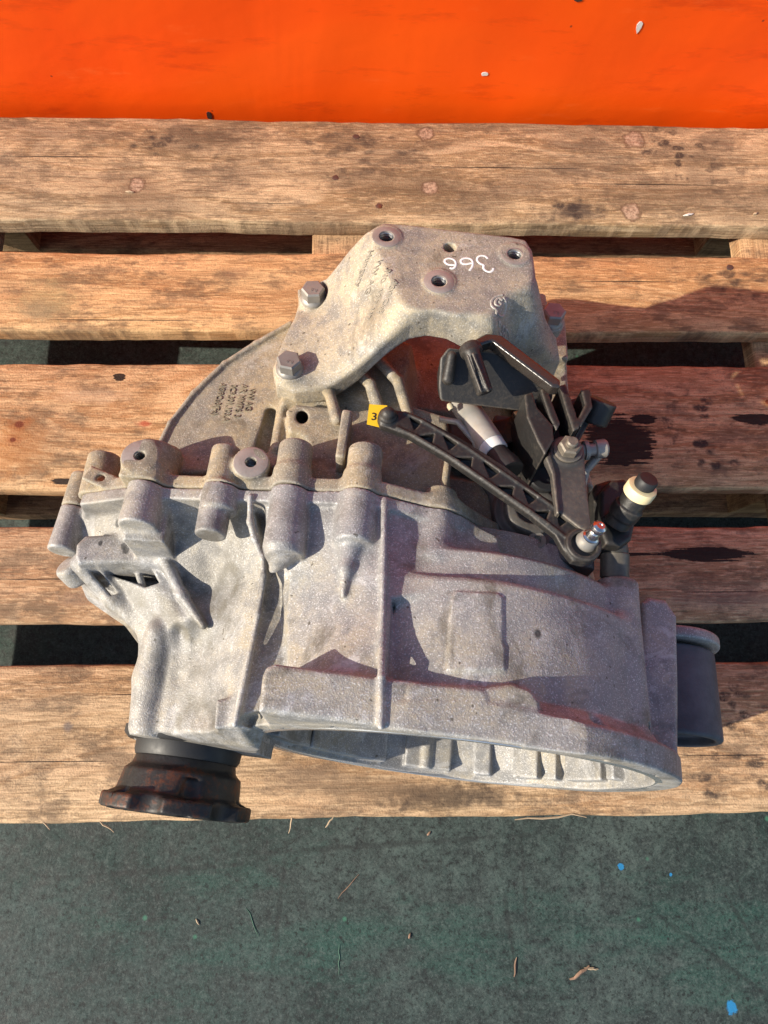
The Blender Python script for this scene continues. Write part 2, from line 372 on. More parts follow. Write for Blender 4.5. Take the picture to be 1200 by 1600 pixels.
        for ax in range(3):
            o = [1,1,1]; sl0 = [slice(1, n[i]-1) for i in range(3)]; sl0[ax] = slice(0, n[ax]-1); sl1 = list(sl0); sl1[ax] = slice(1, n[ax])
            a, b = ins[tuple(sl0)], ins[tuple(sl1)]; e = np.argwhere(a != b); flip = b[e[:,0], e[:,1], e[:,2]]
            off = np.array([1,1,1]); off[ax] = 0; e = e+off; i, j = (ax+1)%3, (ax+2)%3
            def cell(di, dj):
                q = e.copy(); q[:,i] -= di; q[:,j] -= dj; return idx[q[:,0], q[:,1], q[:,2]]
            Q = np.stack([cell(1,1), cell(0,1), cell(0,0), cell(1,0)], 1); Q[flip] = Q[flip][:, ::-1]; quads.append(Q)
        Q = np.concatenate(quads); Q = Q[(Q >= 0).all(1)]
        for _ in range(smooth):                    # light relaxation
            S = np.zeros_like(V); Nn = np.zeros(len(V))
            for a, b in ((0,1),(1,2),(2,3),(3,0)):
                for x, y in ((a, b), (b, a)):
                    for c in range(3): S[:,c] += np.bincount(Q[:,x], V[Q[:,y],c], len(V))
                    Nn += np.bincount(Q[:,x], minlength=len(V))
            V = V*.5+.5*S/np.maximum(Nn,1)[:,None]
        V = g2m(V) if xf is None else xf(V)
        me = bpy.data.meshes.new(name); me.vertices.add(len(V)); me.vertices.foreach_set('co', V.astype(np.float32).ravel())
        me.loops.add(Q.size); me.loops.foreach_set('vertex_index', Q.astype(np.int32).ravel()); me.polygons.add(len(Q))
        me.polygons.foreach_set('loop_start', np.arange(0, Q.size, 4, dtype=np.int32)); me.polygons.foreach_set('loop_total', np.full(len(Q), 4, np.int32))
        me.update(calc_edges=True); me.validate(); me.shade_smooth(); return me
def sdf_obj(name, fld, mat, parent, smooth=0): return link(name, fld.mesh(name, smooth=smooth), mat, parent)

# ------------------------------------------------------------------ setting: floor, orange panel, pallet
def dk(px, py, z=0.0):
    q = M2(deck(px, py, z)); return q[0], q[1]
m, nt, b = new_mat('green_floor'); k = NB(nt); o = k.obj()
n1 = k.noise(o, 5, 6, .68); n2 = k.noise(o, 38, 6, .7); n3 = k.noise(o, 360, 4, .8); n5 = k.noise(o, 130, 5, .8); n4 = k.noise(k.mapped((1.2, 3, 1), (3, 1, 0)), 3.0, 6, .7)
col = k.mix(k.ramp(n1, [(.36, 0), (.66, 1)]), (.018, .036, .031), (.072, .098, .088))
col = k.mix(k.ramp(n2, [(.34, .8), (.62, 0)]), col, (.018, .020, .018))
col = k.mix(k.ramp(n4, [(.52, 0), (.68, .6)]), col, (.020, .085, .062))
col = k.mix(k.ramp(n3, [(.55, 0), (.70, .6)]), col, (.15, .175, .16))
col = k.mix(k.ramp(n5, [(.52, 0), (.62, .45)]), col, (.10, .125, .112)); col = k.mix(k.ramp(n5, [(.38, .85), (.47, 0)]), col, (.012, .014, .013)); col = k.mix(k.ramp(n3, [(.36, .8), (.45, 0)]), col, (.010, .011, .010))
vv = k.vor(o, 55); col = k.mix(k.ramp(vv.outputs['Distance'], [(.05, .85), (.11, 0)]), col, (.018, .018, .017))
vs2 = k.vor(k.mapped((1, 1, 1), (.37, .2, 0)), 17); col = k.mix(k.ramp(vs2.outputs['Distance'], [(.03, .9), (.06, 0)]), col, (.05, .16, .10))
wn = k.math('MULTIPLY', k.math('SUBTRACT', k.noise(o, 60, 5, .75), .5), 3.0)
for (px, py, rx, ry, rot) in ((800, 1480, .0035, .09, .12), (435, 1430, .004, .10, -.1), (1130, 1505, .004, .10, .95), (820, 1400, .003, .06, 0.0), (600, 1320, .22, .004, .05), (250, 1360, .14, .004, .06), (940, 1370, .003, .03, 0), (1160, 1440, .003, .05, .5)):
    x, y = dk(px, py, -DECK)
    mp = k.n('Mapping', vector_type='TEXTURE'); mp.inputs['Location'].default_value = (x, y, 0); mp.inputs['Rotation'].default_value = (0, 0, rot); mp.inputs['Scale'].default_value = (rx, ry, 1); k.l(o, mp.inputs['Vector'])
    ln = k.n('VectorMath', operation='LENGTH'); k.l(mp.outputs[0], ln.inputs[0])
    col = k.mix(k.math('MULTIPLY', k.ramp(k.math('ADD', ln.outputs['Value'], wn), [(.35, 1), (1, 0)]), .5), col, (.016, .017, .016))
for (px, py, r) in ((970, 1354, .0035), (1142, 1574, .0065), (1048, 1367, .0015)):
    x, y = dk(px, py, -DECK); col = k.mix(k.blob(x, y, r, r*1.3, .3, wn), col, (.02, .19, .40))
k.l(col, b.inputs['Base Color']); k.l(k.ramp(n2, [(.3, .55), (.7, .85)]), b.inputs['Roughness']); b.inputs['Specular IOR Level'].default_value = .35
nb = k.bump(n3, .5, .0012); nb = k.bump(n2, .35, .003, nb); k.l(nb, b.inputs['Normal'])
MAT_FLOOR = m
bm = bmesh.new(); bmesh.ops.create_grid(bm, x_segments=8, y_segments=8, size=6)
fl = from_bm('floor', bm, MAT_FLOOR); tag(fl, 'dirty green painted concrete floor', None, None, 'structure')

m, nt, b = new_mat('orange_sheet'); k = NB(nt); o = k.obj()
n1 = k.noise(k.mapped((2.5, 1, 3.5)), 1.0, 4, .55, .6); n2 = k.noise(k.mapped((16, 1, 22)), 1.0, 4, .6); n3 = k.noise(o, 90, 3, .6)
col = k.mix(k.ramp(n1, [(.3, 0), (.7, 1)]), (.93, .078, .003), (.97, .105, .004))
col = k.mix(k.ramp(k.noise(k.mapped((7, 1, 30)), 1.0, 5, .7), [(.56, 0), (.70, .45)]), col, (.50, .032, .005))
col = k.mix(k.ramp(k.noise(k.mapped((2, 1, 11), (4, 0, 2), (0, .5, 0)), 3.0, 6, .8), [(.60, 0), (.72, .4)]), col, (1.0, .17, .03))
sp = k.vor(k.mapped((1, .01, 1)), 26); col = k.mix(k.ramp(sp.outputs['Distance'], [(.02, .8), (.045, 0)]), col, (.16, .03, .015))
k.l(col, b.inputs['Base Color']); b.inputs['Roughness'].default_value = .42; b.inputs['Specular IOR Level'].default_value = .3
nb = k.bump(k.noise(k.mapped((9, 1, 2.5), (0, 0, 0), (0, .35, 0)), 1.0, 3, .5, .4), .25, .006); nb = k.bump(n1, .35, .008, nb); nb = k.bump(n2, .25, .002, nb); k.l(nb, b.inputs['Normal'])
MAT_ORANGE = m
bm = bmesh.new(); nx, nz = 140, 40; W2, H2, YW = 1.9, .85, .822
def wallp(x, z):
    return YW+.003*math.sin(x*5+1.3)*math.sin(z*6+.4)+.0010*math.sin(x*17+z*9)+.0004*math.sin(x*41-z*23)
fr = [[bm.verts.new((-W2+2*W2*i/nx, wallp(-W2+2*W2*i/nx, H2*j/nz), H2*j/nz)) for j in range(nz+1)] for i in range(nx+1)]
bk = [[bm.verts.new((-W2+2*W2*i/nx, .85, H2*j/nz)) for j in range(nz+1)] for i in range(nx+1)]
for i in range(nx):
    for j in range(nz):
        bm.faces.new((fr[i][j], fr[i+1][j], fr[i+1][j+1], fr[i][j+1])); bm.faces.new((bk[i][j], bk[i][j+1], bk[i+1][j+1], bk[i+1][j]))
for i in range(nx):
    bm.faces.new((fr[i][nz], fr[i+1][nz], bk[i+1][nz], bk[i][nz])); bm.faces.new((fr[i][0], bk[i][0], bk[i+1][0], fr[i+1][0]))
for j in range(nz):
    bm.faces.new((fr[0][j], fr[0][j+1], bk[0][j+1], bk[0][j])); bm.faces.new((fr[nx][j], bk[nx][j], bk[nx][j+1], fr[nx][j+1]))
wl = from_bm('orange_panel', bm, MAT_ORANGE); tag(wl, 'bright orange painted sheet panel standing behind the pallet', 'panel')
# chipped paint on the panel
MAT_CHIP = simple('chip_primer', (.75, .72, .68), .6, var=.1); MAT_CHIPD = simple('chip_dark', (.05, .02, .015), .7)
def wall_off(P):
    x_, y_, z_ = M2(P); return wallp(x_, z_)*1000-818.5-.3
def wall_hit(px, py):
    d = ray(px, py); k_ = (818.5-CP[1])/d[1]; return M2(CP+d*k_+np.array([0, wall_off(CP+d*k_), 0]))
def blobmesh(name, c, ex, ey, n, mat, parent, thick=.0004, seed=0):
    r = random.Random(seed); bm = bmesh.new(); N = np.cross(ex, ey); N = N/np.linalg.norm(N)
    rim = []
    for i in range(n):
        a = 2*math.pi*i/n; q = .7+.5*r.random(); rim.append(np.asarray(c)+np.asarray(ex)*math.cos(a)*q+np.asarray(ey)*math.sin(a)*q)
    A = [bm.verts.new(p-N*thick) for p in rim]; B = [bm.verts.new(p+N*thick) for p in rim]
    bm.faces.new(A); bm.faces.new(B[::-1])
    for i in range(n): bm.faces.new((A[i], A[(i+1)%n], B[(i+1)%n], B[i]))
    return from_bm(name, bm, mat, parent, smooth=False)
blobmesh('paint_chip', wall_hit(999, 48), (.0035,0,0), (0,0,.007), 9, MAT_CHIP, wl, seed=3)
blobmesh('paint_chip', wall_hit(904, 4), (.006,0,0), (0,0,.003), 8, MAT_CHIPD, wl, seed=4)
blobmesh('paint_chip', wall_hit(758, 122), (.004,0,0), (0,0,.0025), 8, MAT_CHIP, wl, seed=5)
blobmesh('paint_chip', wall_hit(326, 184), (.0035,0,0), (0,0,.006), 8, MAT_CHIPD, wl, seed=6)

# pallet
E_ = lambda px, py: dk(px, py)
def P_(*a):
    out = []
    for q in a:
        x, y = dk(q[0], q[1]); out.append((x, y, *q[2:]))
    return out
pal = empty('pallet', (0, 0.4, 0), 'weathered softwood pallet with five deck boards under the gearbox', 'pallet')
W0 = dict(pale=(.60, .37, .20), dark=(.46, .25, .12))
mats = [
 wood('wood_front', (.62, .425, .25), (.50, .31, .16), .25, .25, 1.3, prints=P_((1120, 1110, .05, .03, .85), (1150, 1215, .055, .035, .85), (1185, 1100, .035, .05, .6), (760, 1255, .12, .02, .5)), tint=P_((690, 1244, .085, .014, (.05, .036, .028), .8), (600, 1235, .11, .02, (.16, .10, .06), .6), (480, 1215, .06, .02, (.25, .16, .10), .5), (105, 1135, .006, .008, (.2, .15, .12), .9)), oil=P_((250, 1085, .05, .0006), (90, 1190, .06, .0005), (1150, 1180, .05, .0005))),  # tint right of the drive flange paints the shade there into the wood
 wood('wood_second', (.63, .425, .25), (.51, .305, .16), .32, .22, 4.1, oil=P_((1105, 866, .052, .0075), (985, 866, .03, .0018), (60, 905, .05, .0005), (1120, 925, .05, .0006)), tint=P_((1150, 935, .12, .012, (.22, .14, .11), .5), (120, 935, .03, .012, (.22, .15, .11), .5)), prints=P_((1170, 900, .05, .02, .4))),
 wood('wood_third', (.64, .42, .225), (.52, .29, .13), .36, .18, 2.2, oil=P_((968, 690, .040, .030), (1005, 655, .016, .006), (1180, 655, .030, .006), (97, 752, .012, .004), (187, 588, .007, .0045)), prints=P_((1090, 655, .05, .045, .9), (1115, 700, .045, .03, .9)), tint=P_((25, 700, .045, .05, (.42, .17, .05), .6), (140, 620, .06, .012, (.62, .42, .26), .5), (70, 690, .05, .05, (.19, .12, .07), .25), (225, 662, .012, .005, (.40, .08, .04), .8)), knots=P_((30, 663, .006), (20, 687, .004), (1200, 628, .004))),
 wood('wood_fourth', (.68, .435, .215), (.56, .315, .135), .34, .22, 6.4, oil=P_((200, 500, .09, .0006), (980, 440, .06, .0005)), prints=P_((1150, 440, .06, .03, .7)), tint=P_((70, 470, .05, .035, (.40, .30, .14), .5), (60, 485, .03, .02, (.2, .15, .1), .4), (370, 425, .025, .012, (.25, .14, .08), .5))),
 wood('wood_back', oil=P_((120, 245, .10, .0006), (780, 262, .09, .0006), (420, 318, .05, .0005), (1010, 288, .10, .0006)), pale=(.56, .41, .245), dark=(.41, .275, .145), red=.10, grey=.55, seed=9.2, prints=P_((890, 328, .055, .026, .95), (1060, 235, .05, .045, .9), (1130, 280, .05, .03, .5), (260, 225, .06, .022, .75), (560, 240, .09, .04, .55)), tint=P_((900, 330, .045, .02, (.07, .05, .04), .75), (640, 290, .13, .03, (.12, .08, .045), .6), (300, 225, .10, .03, (.10, .07, .045), .55), (1030, 300, .12, .03, (.12, .08, .05), .5), (1100, 240, .10, .03, (.10, .07, .05), .35), (200, 300, .08, .03, (.22, .14, .08), .4)), dirt=.5, plugs=P_((214, 289, .0105), (665, 208, .0105), (672, 294, .010), (990, 218, .0135), (987, 330, .0125))),
]
MAT_UNDER = wood('wood_under', (.52, .33, .18), (.40, .235, .12), .2, .25, 12.0, along='y'); MAT_UNDERX = wood('wood_underboard', (.50, .32, .18), (.38, .22, .12), .3, .3, 15.0)
MAT_BLOCK = wood('wood_block', (.50, .34, .19), (.38, .24, .13), .1, .25, 18.0)
def board(name, x0, x1, y0, y1, z0, z1, mat, parent, seed=0, along='x', wob=1.7, bev=2.6):
    """sawn board: rounded section swept along its length with slightly uneven arrises (mm)"""
    r = random.Random(seed); bm = bmesh.new(); L0, L1 = (x0, x1) if along == 'x' else (y0, y1); A0, A1 = (y0, y1) if along == 'x' else (x0, x1)
    n = max(2, int((L1-L0)/18)); ph = [r.uniform(0, 6) for _ in range(8)]; rings = []
    for i in range(n+1):
        t = L0+(L1-L0)*i/n
        j = lambda q: wob*(.55*math.sin(t/83+ph[q])+.3*math.sin(t/31+2*ph[q])+.35*r.uniform(-1, 1))
        a0, a1 = A0+j(0), A1+j(1); zt = z1+.3*math.sin(t/140+ph[2]); b0 = bev+r.uniform(0, 1.2); b1 = bev+r.uniform(0, 1.6)
        sec = [(a0, z0), (a0, zt-b0), (a0+b0*.35, zt-b0*.35), (a0+b0, zt), (a0*.67+a1*.33, zt+.15*math.sin(t/60)), (a0*.33+a1*.67, zt-.15*math.sin(t/47)), (a1-b1, zt), (a1-b1*.35, zt-b1*.35), (a1, zt-b1), (a1, z0)]
        rings.append([bm.verts.new(M2((t, a, z)) if along == 'x' else M2((a, t, z))) for a, z in sec])
    for A, B in zip(rings, rings[1:]):
        for i in range(len(A)): bm.faces.new((A[i], A[(i+1)%len(A)], B[(i+1)%len(B)], B[i]))
    bm.faces.new(rings[0]); bm.faces.new(rings[-1][::-1])
    return from_bm(name, bm, mat, parent, angle=50)
decks = [(0, 145), (186, 287), (328, 473), (514, 614), (655, 800)]
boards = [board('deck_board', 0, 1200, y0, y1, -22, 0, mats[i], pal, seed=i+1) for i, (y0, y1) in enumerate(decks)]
for i, x0 in enumerate((0, 527.5, 1055)):
    board('bearer', x0, x0+145, 1, 799, -44, -22.3, MAT_UNDER, pal, seed=20+i, along='y')
for i, x0 in enumerate((0, 527.5, 1055)):
    for j, (y0, y1) in enumerate(((1, 101), (327.5, 472.5), (699, 799))):
        board('block', x0+1, x0+144, y0, y1, -122, -44.3, MAT_BLOCK, pal, seed=40+3*i+j)
for j, (y0, y1) in enumerate(((0, 100), (327.5, 472.5), (700, 800))):
    board('bottom_board', 0, 1200, y0, y1, -143.9, -122.3, MAT_UNDERX, pal, seed=60+j)
# round knots with a lighter plug of dry wood, and nail heads
def disc(name, px, py, r, mat, parent, h=.0009, z=0.0, seg=18, sq=.85, seed=0):
    x, y = dk(px, py, z); rr = random.Random(int(px)+seed); bm = bmesh.new(); zb = (DECK+z)*.001
    prof = [(1.0, 0), (.93, h*.8), (.6, h), (.0, h*.8)]; rings = []
    jit = [1+.13*rr.uniform(-1, 1) for _ in range(seg)]
    for f, hh in prof[:-1]: rings.append([bm.verts.new((x+r*f*jit[i]*math.cos(2*math.pi*i/seg), y+r*sq*f*jit[i]*math.sin(2*math.pi*i/seg), zb-.0004+hh)) for i in range(seg)])
    c = bm.verts.new((x, y, zb-.0004+h*.8))
    for A, B in zip(rings, rings[1:]):
        for i in range(seg): bm.faces.new((A[i], A[(i+1)%seg], B[(i+1)%seg], B[i]))
    for i in range(seg): bm.faces.new((rings[-1][i], rings[-1][(i+1)%seg], c))
    bm.faces.new(rings[0][::-1]); return from_bm(name, bm, mat, parent, angle=60)
MAT_NAIL = simple('nail_steel', (.16, .12, .10), .5, .7, rust=(.55, (.22, .09, .04)))
for px, py, bi in ((524, 278, 4), (556, 214, 4), (592, 322, 4), (1100, 1380, None), (527, 426, 3), (1140, 418, 3)):
    if bi is not None: disc('nail', px, py, .0042, MAT_NAIL, boards[bi], .0012, sq=.9)
MAT_SPLINT = simple('splinter_wood', (.42, .31, .20), .8, var=.2)
def splinter(px, py, z, L, ang, r, name, mat, parent=None):
    x, y = dk(px, py, z); rr = random.Random(int(px*3+py)); bm = bmesh.new(); dx, dy = math.cos(ang), math.sin(ang); z0 = (DECK+z)*.001
    rings = []
    for i in range(6):
        f = i/5; q = r*(.35+.65*math.sin(math.pi*min(.98, max(.04, f)))); cx, cy = x+dx*L*(f-.5)+rr.uniform(-1, 1)*L*.03, y+dy*L*(f-.5)+rr.uniform(-1, 1)*L*.03; cz = z0+q*.8+.1*L*max(0, f-.7)
        rings.append([bm.verts.new((cx-dy*q*math.cos(a), cy+dx*q*math.cos(a), cz+q*.8*math.sin(a))) for a in (0, 1.57, 3.14, 4.71)])
    for A, B in zip(rings, rings[1:]):
        for i in range(4): bm.faces.new((A[i], A[(i+1)%4], B[(i+1)%4], B[i]))
    bm.faces.new(rings[0]); bm.faces.new(rings[-1]); return from_bm(name, bm, mat, parent, smooth=False)
for px, py, L, a in ((70, 1286, .016, -.8), (165, 1290, .02, -.6), (455, 1284, .02, 1.4), (860, 1277, .07, .05), (515, 1284, .012, .9)):
    splinter(px, py, -2, L, a, .0009, 'splinter', MAT_SPLINT, boards[0])
for px, py, L, a in ((1075, 336, .012, .2), (203, 300, .010, -.1), (1180, 334, .006, .3)):
    splinter(px, py, .2, L, a, .0016, 'splinter', simple('pale_sliver', (.7, .66, .6), .6, var=.1) if px == 1075 else MAT_SPLINT, boards[4])
# litter on the floor in front
MAT_CHIPW = simple('wood_chip', (.25, .15, .10), .85, var=.4, bump=.4)
MAT_STRAW = simple('green_straw', (.05, .13, .085), .7, var=.3)
lit = [(905, 1520, .026, .55, .0020, 'long brown wood chip lying furthest forward on the green floor', MAT_CHIPW), (924, 1513, .016, -.1, .0015, 'short pale wood sliver beside the long brown wood chip', MAT_SPLINT),
       (309, 1440, .007, -1.0, .0012, 'tiny pale wood chip on the floor below the rusty drive flange', MAT_SPLINT), (640, 1462, .006, 1.2, .0015, 'small reddish brown crumb alone on the middle of the floor', MAT_CHIPW),
       (805, 1510, .020, 1.4, .0014, 'upright brown bark strip at the end of the dark floor scratch', MAT_CHIPW), (670, 1302, .006, .8, .0014, 'small brown crumb close to the front board edge', MAT_CHIPW),
       (395, 1440, .032, -1.1, .0006, 'thin green strand left of centre on the floor', MAT_STRAW), (530, 1500, .030, 1.55, .0006, 'thin straight green strand pointing away from the viewer', MAT_STRAW), (545, 1385, .035, .8, .0006, 'pale thin straw slanting on the floor below the bell housing', MAT_CHIPW)]
for px, py, L, a, r, lab, mt in lit:
    o_ = splinter(px, py, -DECK, L, a, r, 'straw' if r < .001 else 'wood_chip', mt); tag(o_, lab, 'straw' if r < .001 else 'wood chip', 'litter on the floor')
# ------------------------------------------------------------------ gearbox
base = g2m((-60, 150, -160)); gb = empty('gearbox', (base[0], base[1], .144), 'used grey cast aluminium manual gearbox with open bell housing lying on the pallet', 'gearbox')
MAT_ALU = alu('cast_aluminium', (.385, .385, .39), (.34, .30, .23), .42, .55, .12, dark_patches=((330, 920, 210, 48, 70, (.14, .125, .095), .9), (280, 1060, 190, 50, 60, (.19, .175, .14), .75), (200, 940, 180, 40, 40, (.17, .155, .12), .8), (420, 930, 230, 12, 60, (.08, .07, .055), .7), (160, 800, 190, 60, 40, (.17, .15, .12), .7), (340, 1100, 215, 20, 22, (.08, .075, .065), .7), (1040, 1130, 190, 25, 60, (.12, .115, .11), .7), (300, 850, 215, 30, 25, (.12, .12, .125), .6), (500, 800, 250, 90, 12, (.16, .14, .12), .6)), spots=((838, 990, 272, 3.2), (192, 853, 190, 3), (200, 860, 185, 3.5), (178, 815, 195, 3), (155, 848, 190, 2)))  # dirt on the left casing and joint; channel, pocket and lug coloured darker
MAT_ALUT = alu('dusty_aluminium', (.33, .305, .26), (.37, .295, .185), .95, .65, .05)
MAT_BRK = alu('bracket_aluminium', (.37, .355, .325), (.42, .355, .25), .7, .55, .12)
MAT_STEEL = simple('zinc_bolt', (.30, .285, .26), .5, .35, var=.25, bump=.25, scale=300, dust=(.5, (.33, .27, .19), .7))
MAT_BRIGHT = simple('bright_steel', (.62, .62, .62), .22, 1.0, var=.1, bump=.05)
MAT_BLACK = simple('black_plastic', (.018, .017, .016), .5, 0, var=.2, bump=.35, scale=420, dust=(.52, (.075, .06, .045), .6), edge=(.12, .10, .08))
MAT_RUBBER = simple('black_rubber', (.018, .018, .019), .55, 0, var=.2, bump=.1)
MAT_IRON = simple('flange_iron', (.030, .028, .027), .5, .4, var=.4, bump=.5, scale=320, rust=(.525, (.12, .042, .02)))
MAT_DARKCAST = simple('dark_cast', (.12, .12, .125), .6, .3, var=.3, bump=.4, scale=400)

W3 = np.array([0, 0, 1.0])
def bosses(f):
    B = lambda a, b, r, k=4, r2=None: f.cyl(a, b, r, r2, rd=1.5, k=k)
    B(T(355, 703, 110), T(328, 838, 110), 10.8); B(T(352, 760, 110), T(342, 800, 110), 12.2, 3)
    B(T(464, 697, 120), T(441, 860, 120), 12.2); B(T(572, 702, 126), T(552, 850, 126), 12.2)
    B(T(458, 735, 120), T(445, 870, 118), 12.9); B(T(566, 740, 126), T(553, 850, 124), 12.9)
    B(T(247, 700, 98), T(215, 825, 98), 13.5, 6); B(T(262, 705, 90), T(240, 800, 90), 11, 5)
    B(T(165, 715, 62), T(150, 780, 62), 13, 4); B(T(135, 745, 40), T(97, 862, 40), 11, 5)
    B(T(690, 770, 112), T(676, 880, 116), 11, 8)
SEAM = 150.0
seam_px = [(130, 772), (200, 762), (270, 762), (400, 765), (520, 768), (600, 775), (660, 790), (720, 805), (765, 832), (860, 880), (925, 905)]
sp_ = [S0(x, y, SEAM) for x, y in seam_px]
flange = [(q[0], q[2]) for q in sp_]+[(112, 10), (108, -40), (60, -105), (-20, -120), (-100, -110), (-150, -95), (-230, -95), (-290, -50), (-318, 0)]
print('seam (u,w):', [(round(a), round(c)) for a, c in flange])

# --- clutch (bell) housing
h = Field((-345, -12, -164), (222, 160, 156), 1.15)
h.rev([(0,0),(0,158),(14,158),(26,141),(95,132),(118,132),(121,129),(122,108),(153,104),(153,0)], k=0)
clipR = [(-57,-20),(230,-20),(230,160),(-57,160)]
h.rev([(0,0),(0,156),(14,156),(26,144),(94,141.5),(97,139.5),(98,0)], k=0, clip=clipR)
led = [T(x, y, 147)[:2] for x, y in ((403, 1120), (410, 1056), (416, 1043), (430, 1037), (470, 1043), (592, 1060), (760, 1074), (800, 1069), (828, 1078), (843, 1097), (848, 1120))]
led = [(led[0][0], 0)]+[tuple(q) for q in led[1:-1]]+[(led[-1][0], 0)]
h.prism(led, 60, 150, rd=3, k=2.5)
h.rev([(0,0),(0,160),(15,160),(17,157),(17,0)], k=3, clip=[(20,-20),(230,-20),(230,160),(20,160)])
h.cut(lambda X, Y, Z: Z-151+0*X+0*Y)
h.cap([T(601, 785, 131), T(599, 900, 137), T(597, 1000, 143.5), T(596, 1058, 151), T(595, 1135, 150.5)], 2.0, k=1.5)
# right: ridge that carries the sender, lug, starter seat
rg = T(962, 910, 86); h.cyl(rg, (rg[0]+2, 6, rg[2]+2), 15, rd=3, k=7)
lug = [T(x, y, 76)[:2] for x, y in ((1003, 940), (1015, 931), (1042, 936), (1060, 962), (1062, 1205), (1006, 1205))]; lug[-1] = (lug[-1][0], 2); lug[-2] = (lug[-2][0], 2)
h.prism(lug, -95, 76, rd=4, k=1.5)
uc = T(1061, 1205, 70)[0]; h.prism([(uc-34, 0), (uc, 0), (uc, 15), (uc-34, 15)], -25, 74, rd=1.5, k=1.5)
h.cap([T(998, 925, 84), T(999, 1060, 88), T(1001, 1165, 92)], [5, 4.5, 2.5], k=1.5, sub=True)
uR = T(1113, 1080, 5)[0]; tubeU = uR-36; sEnd = T(1090, 1160, 10)[1]
h.cyl((tubeU, 107, 7), (tubeU, 116, 7), 40, rd=2, k=4)
h.cap([T(1040, 1185, 66), T(1000, 1178, 78)], 3, k=6)
# crown of the bell towards the joint face
bz = [(415,790,113),(500,785,124),(598,790,129),(660,800,122),(720,815,115),(455,860,110),(520,890,121),(598,900,134),(470,960,112),(540,960,128),(598,1000,141),(460,1035,114),(520,1040,134),(598,1050,143),(660,850,124),(740,850,116),(640,905,131),(720,905,131)]
bpoly = [T(x, y, w)[:2] for x, y, w in ((412,768,115),(520,770,126),(600,777,129),(660,792,122),(725,808,115),(775,845,105),(790,905,125),(612,935,138),(604,1060,143),(450,1060,118),(440,900,108),(418,860,108))]
h.hills(bpoly, [T(*q) for q in bz], 20, rd=2, k=6, slope=.1)
# differential side
ud, wd_ = -190.0, -14.0
h.rev([(-7,0),(-7,52),(-4,54),(50,60),(90,70),(125,92),(152,98),(152,0)], c=(ud, wd_), k=6)
dz = [(395,790,104),(400,830,100),(409,880,98),(400,950,96),(385,1030,92),(366,1128,88),(345,790,96),(300,790,94),(330,850,78),(295,850,66),(302,890,52),(312,930,54),(335,900,62),(360,870,82),(340,960,68),(370,950,84),(340,1050,66),(305,1000,52),(320,1120,54),(290,1125,46),(262,1050,40),(225,1050,22),(212,1132,14),(235,975,40),(270,925,60),(250,905,57),(292,968,63),(275,950,60),(235,940,50),(205,920,44),(215,950,40),(190,930,32),(150,890,34),(200,890,52),(240,880,58),(120,870,28),(270,800,92),(180,800,66),(140,800,52)]
dp = [T(x, y, w)[:2] for x, y, w in ((140,772,58),(270,765,100),(392,770,104),(412,880,98),(405,950,96),(368,1132,88),(330,1146,56),(206,1146,10),(222,980,20),(180,925,22),(115,885,22),(118,820,36))]
h.hills(dp, [T(*q) for q in dz], -40, rd=2, k=5, slope=.25, lam=8e-4)
h.cap([T(391, 776, 118), T(391, 815, 112), T(398, 842, 107), T(411, 872, 104), T(413, 900, 102), T(404, 960, 100), T(367, 1132, 92)], 2.2, k=2.5)
h.cap([T(278, 990, 54), T(270, 1060, 50), T(262, 1140, 46)], [5, 6, 6], k=5, sub=True)         # flute
h.cap([T(252, 990, 40), T(240, 1060, 29), T(232, 1132, 24)], [12, 14, 14], k=4)
st = [T(x, y, 80)[:2] for x, y in ((338, 1094), (372, 1088), (368, 1128), (392, 1138), (334, 1140))]; h.prism(st, 20, 82, rd=2, k=3)
# lug shelf with webs on the far left
sh = [T(x, y, 60)[:2] for x, y in ((116, 872), (118, 850), (132, 836), (205, 832), (246, 836), (262, 850), (268, 870), (252, 886), (190, 880), (120, 882))]; h.prism(sh, 40, 61, rd=4, k=3)
h.cap([T(128, 880, 44), T(180, 935, 30), T(232, 985, 26)], [8, 8, 7], k=6)
h.cap([T(256, 872, 60), T(285, 930, 64), T(318, 978, 66)], [5, 4, 2.5], k=4)
bb = [T(x, y, 90)[:2] for x, y in ((203, 772), (273, 766), (258, 850), (194, 846))]; h.prism(bb, 30, 94, rd=2, k=3)
h.prism([T(x, y, 50)[:2] for x, y in ((165, 889), (240, 893), (252, 915), (228, 918))], 26, 80, rd=1.5, k=2, sub=True); h.cap([T(215, 892, 44), T(226, 925, 44)], 2.6, k=1.5); h.prism([T(x, y, 40)[:2] for x, y in ((146, 898), (158, 896), (182, 926), (172, 930))], 20, 70, rd=1.5, k=2, sub=True)
h.cyl(T(105, 880, 20), T(130, 905, 5), 12, rd=4, k=6)
bosses(h)
h.cap([T(551, 850, 124), T(541, 890, 127), T(536, 930, 128)], [10, 5, 1.5], k=4); h.cap([T(441, 862, 117), T(430, 890, 110)], [9, 4], k=6)
# channel between the crest and the bell
h.prism([T(x, y, 90)[:2] for x, y in ((398, 800), (448, 850), (456, 960), (452, 1095), (372, 1120), (402, 960))], -30, 90, rd=1, k=4)
h.cap([T(424, 850, 100), T(436, 905, 104), T(428, 980, 108), T(412, 1062, 112)], [4, 7, 7.5, 7.5], k=2.5, sub=True)
h.prism(flange, SEAM-9, SEAM+2, rd=1, k=3, plane=1)
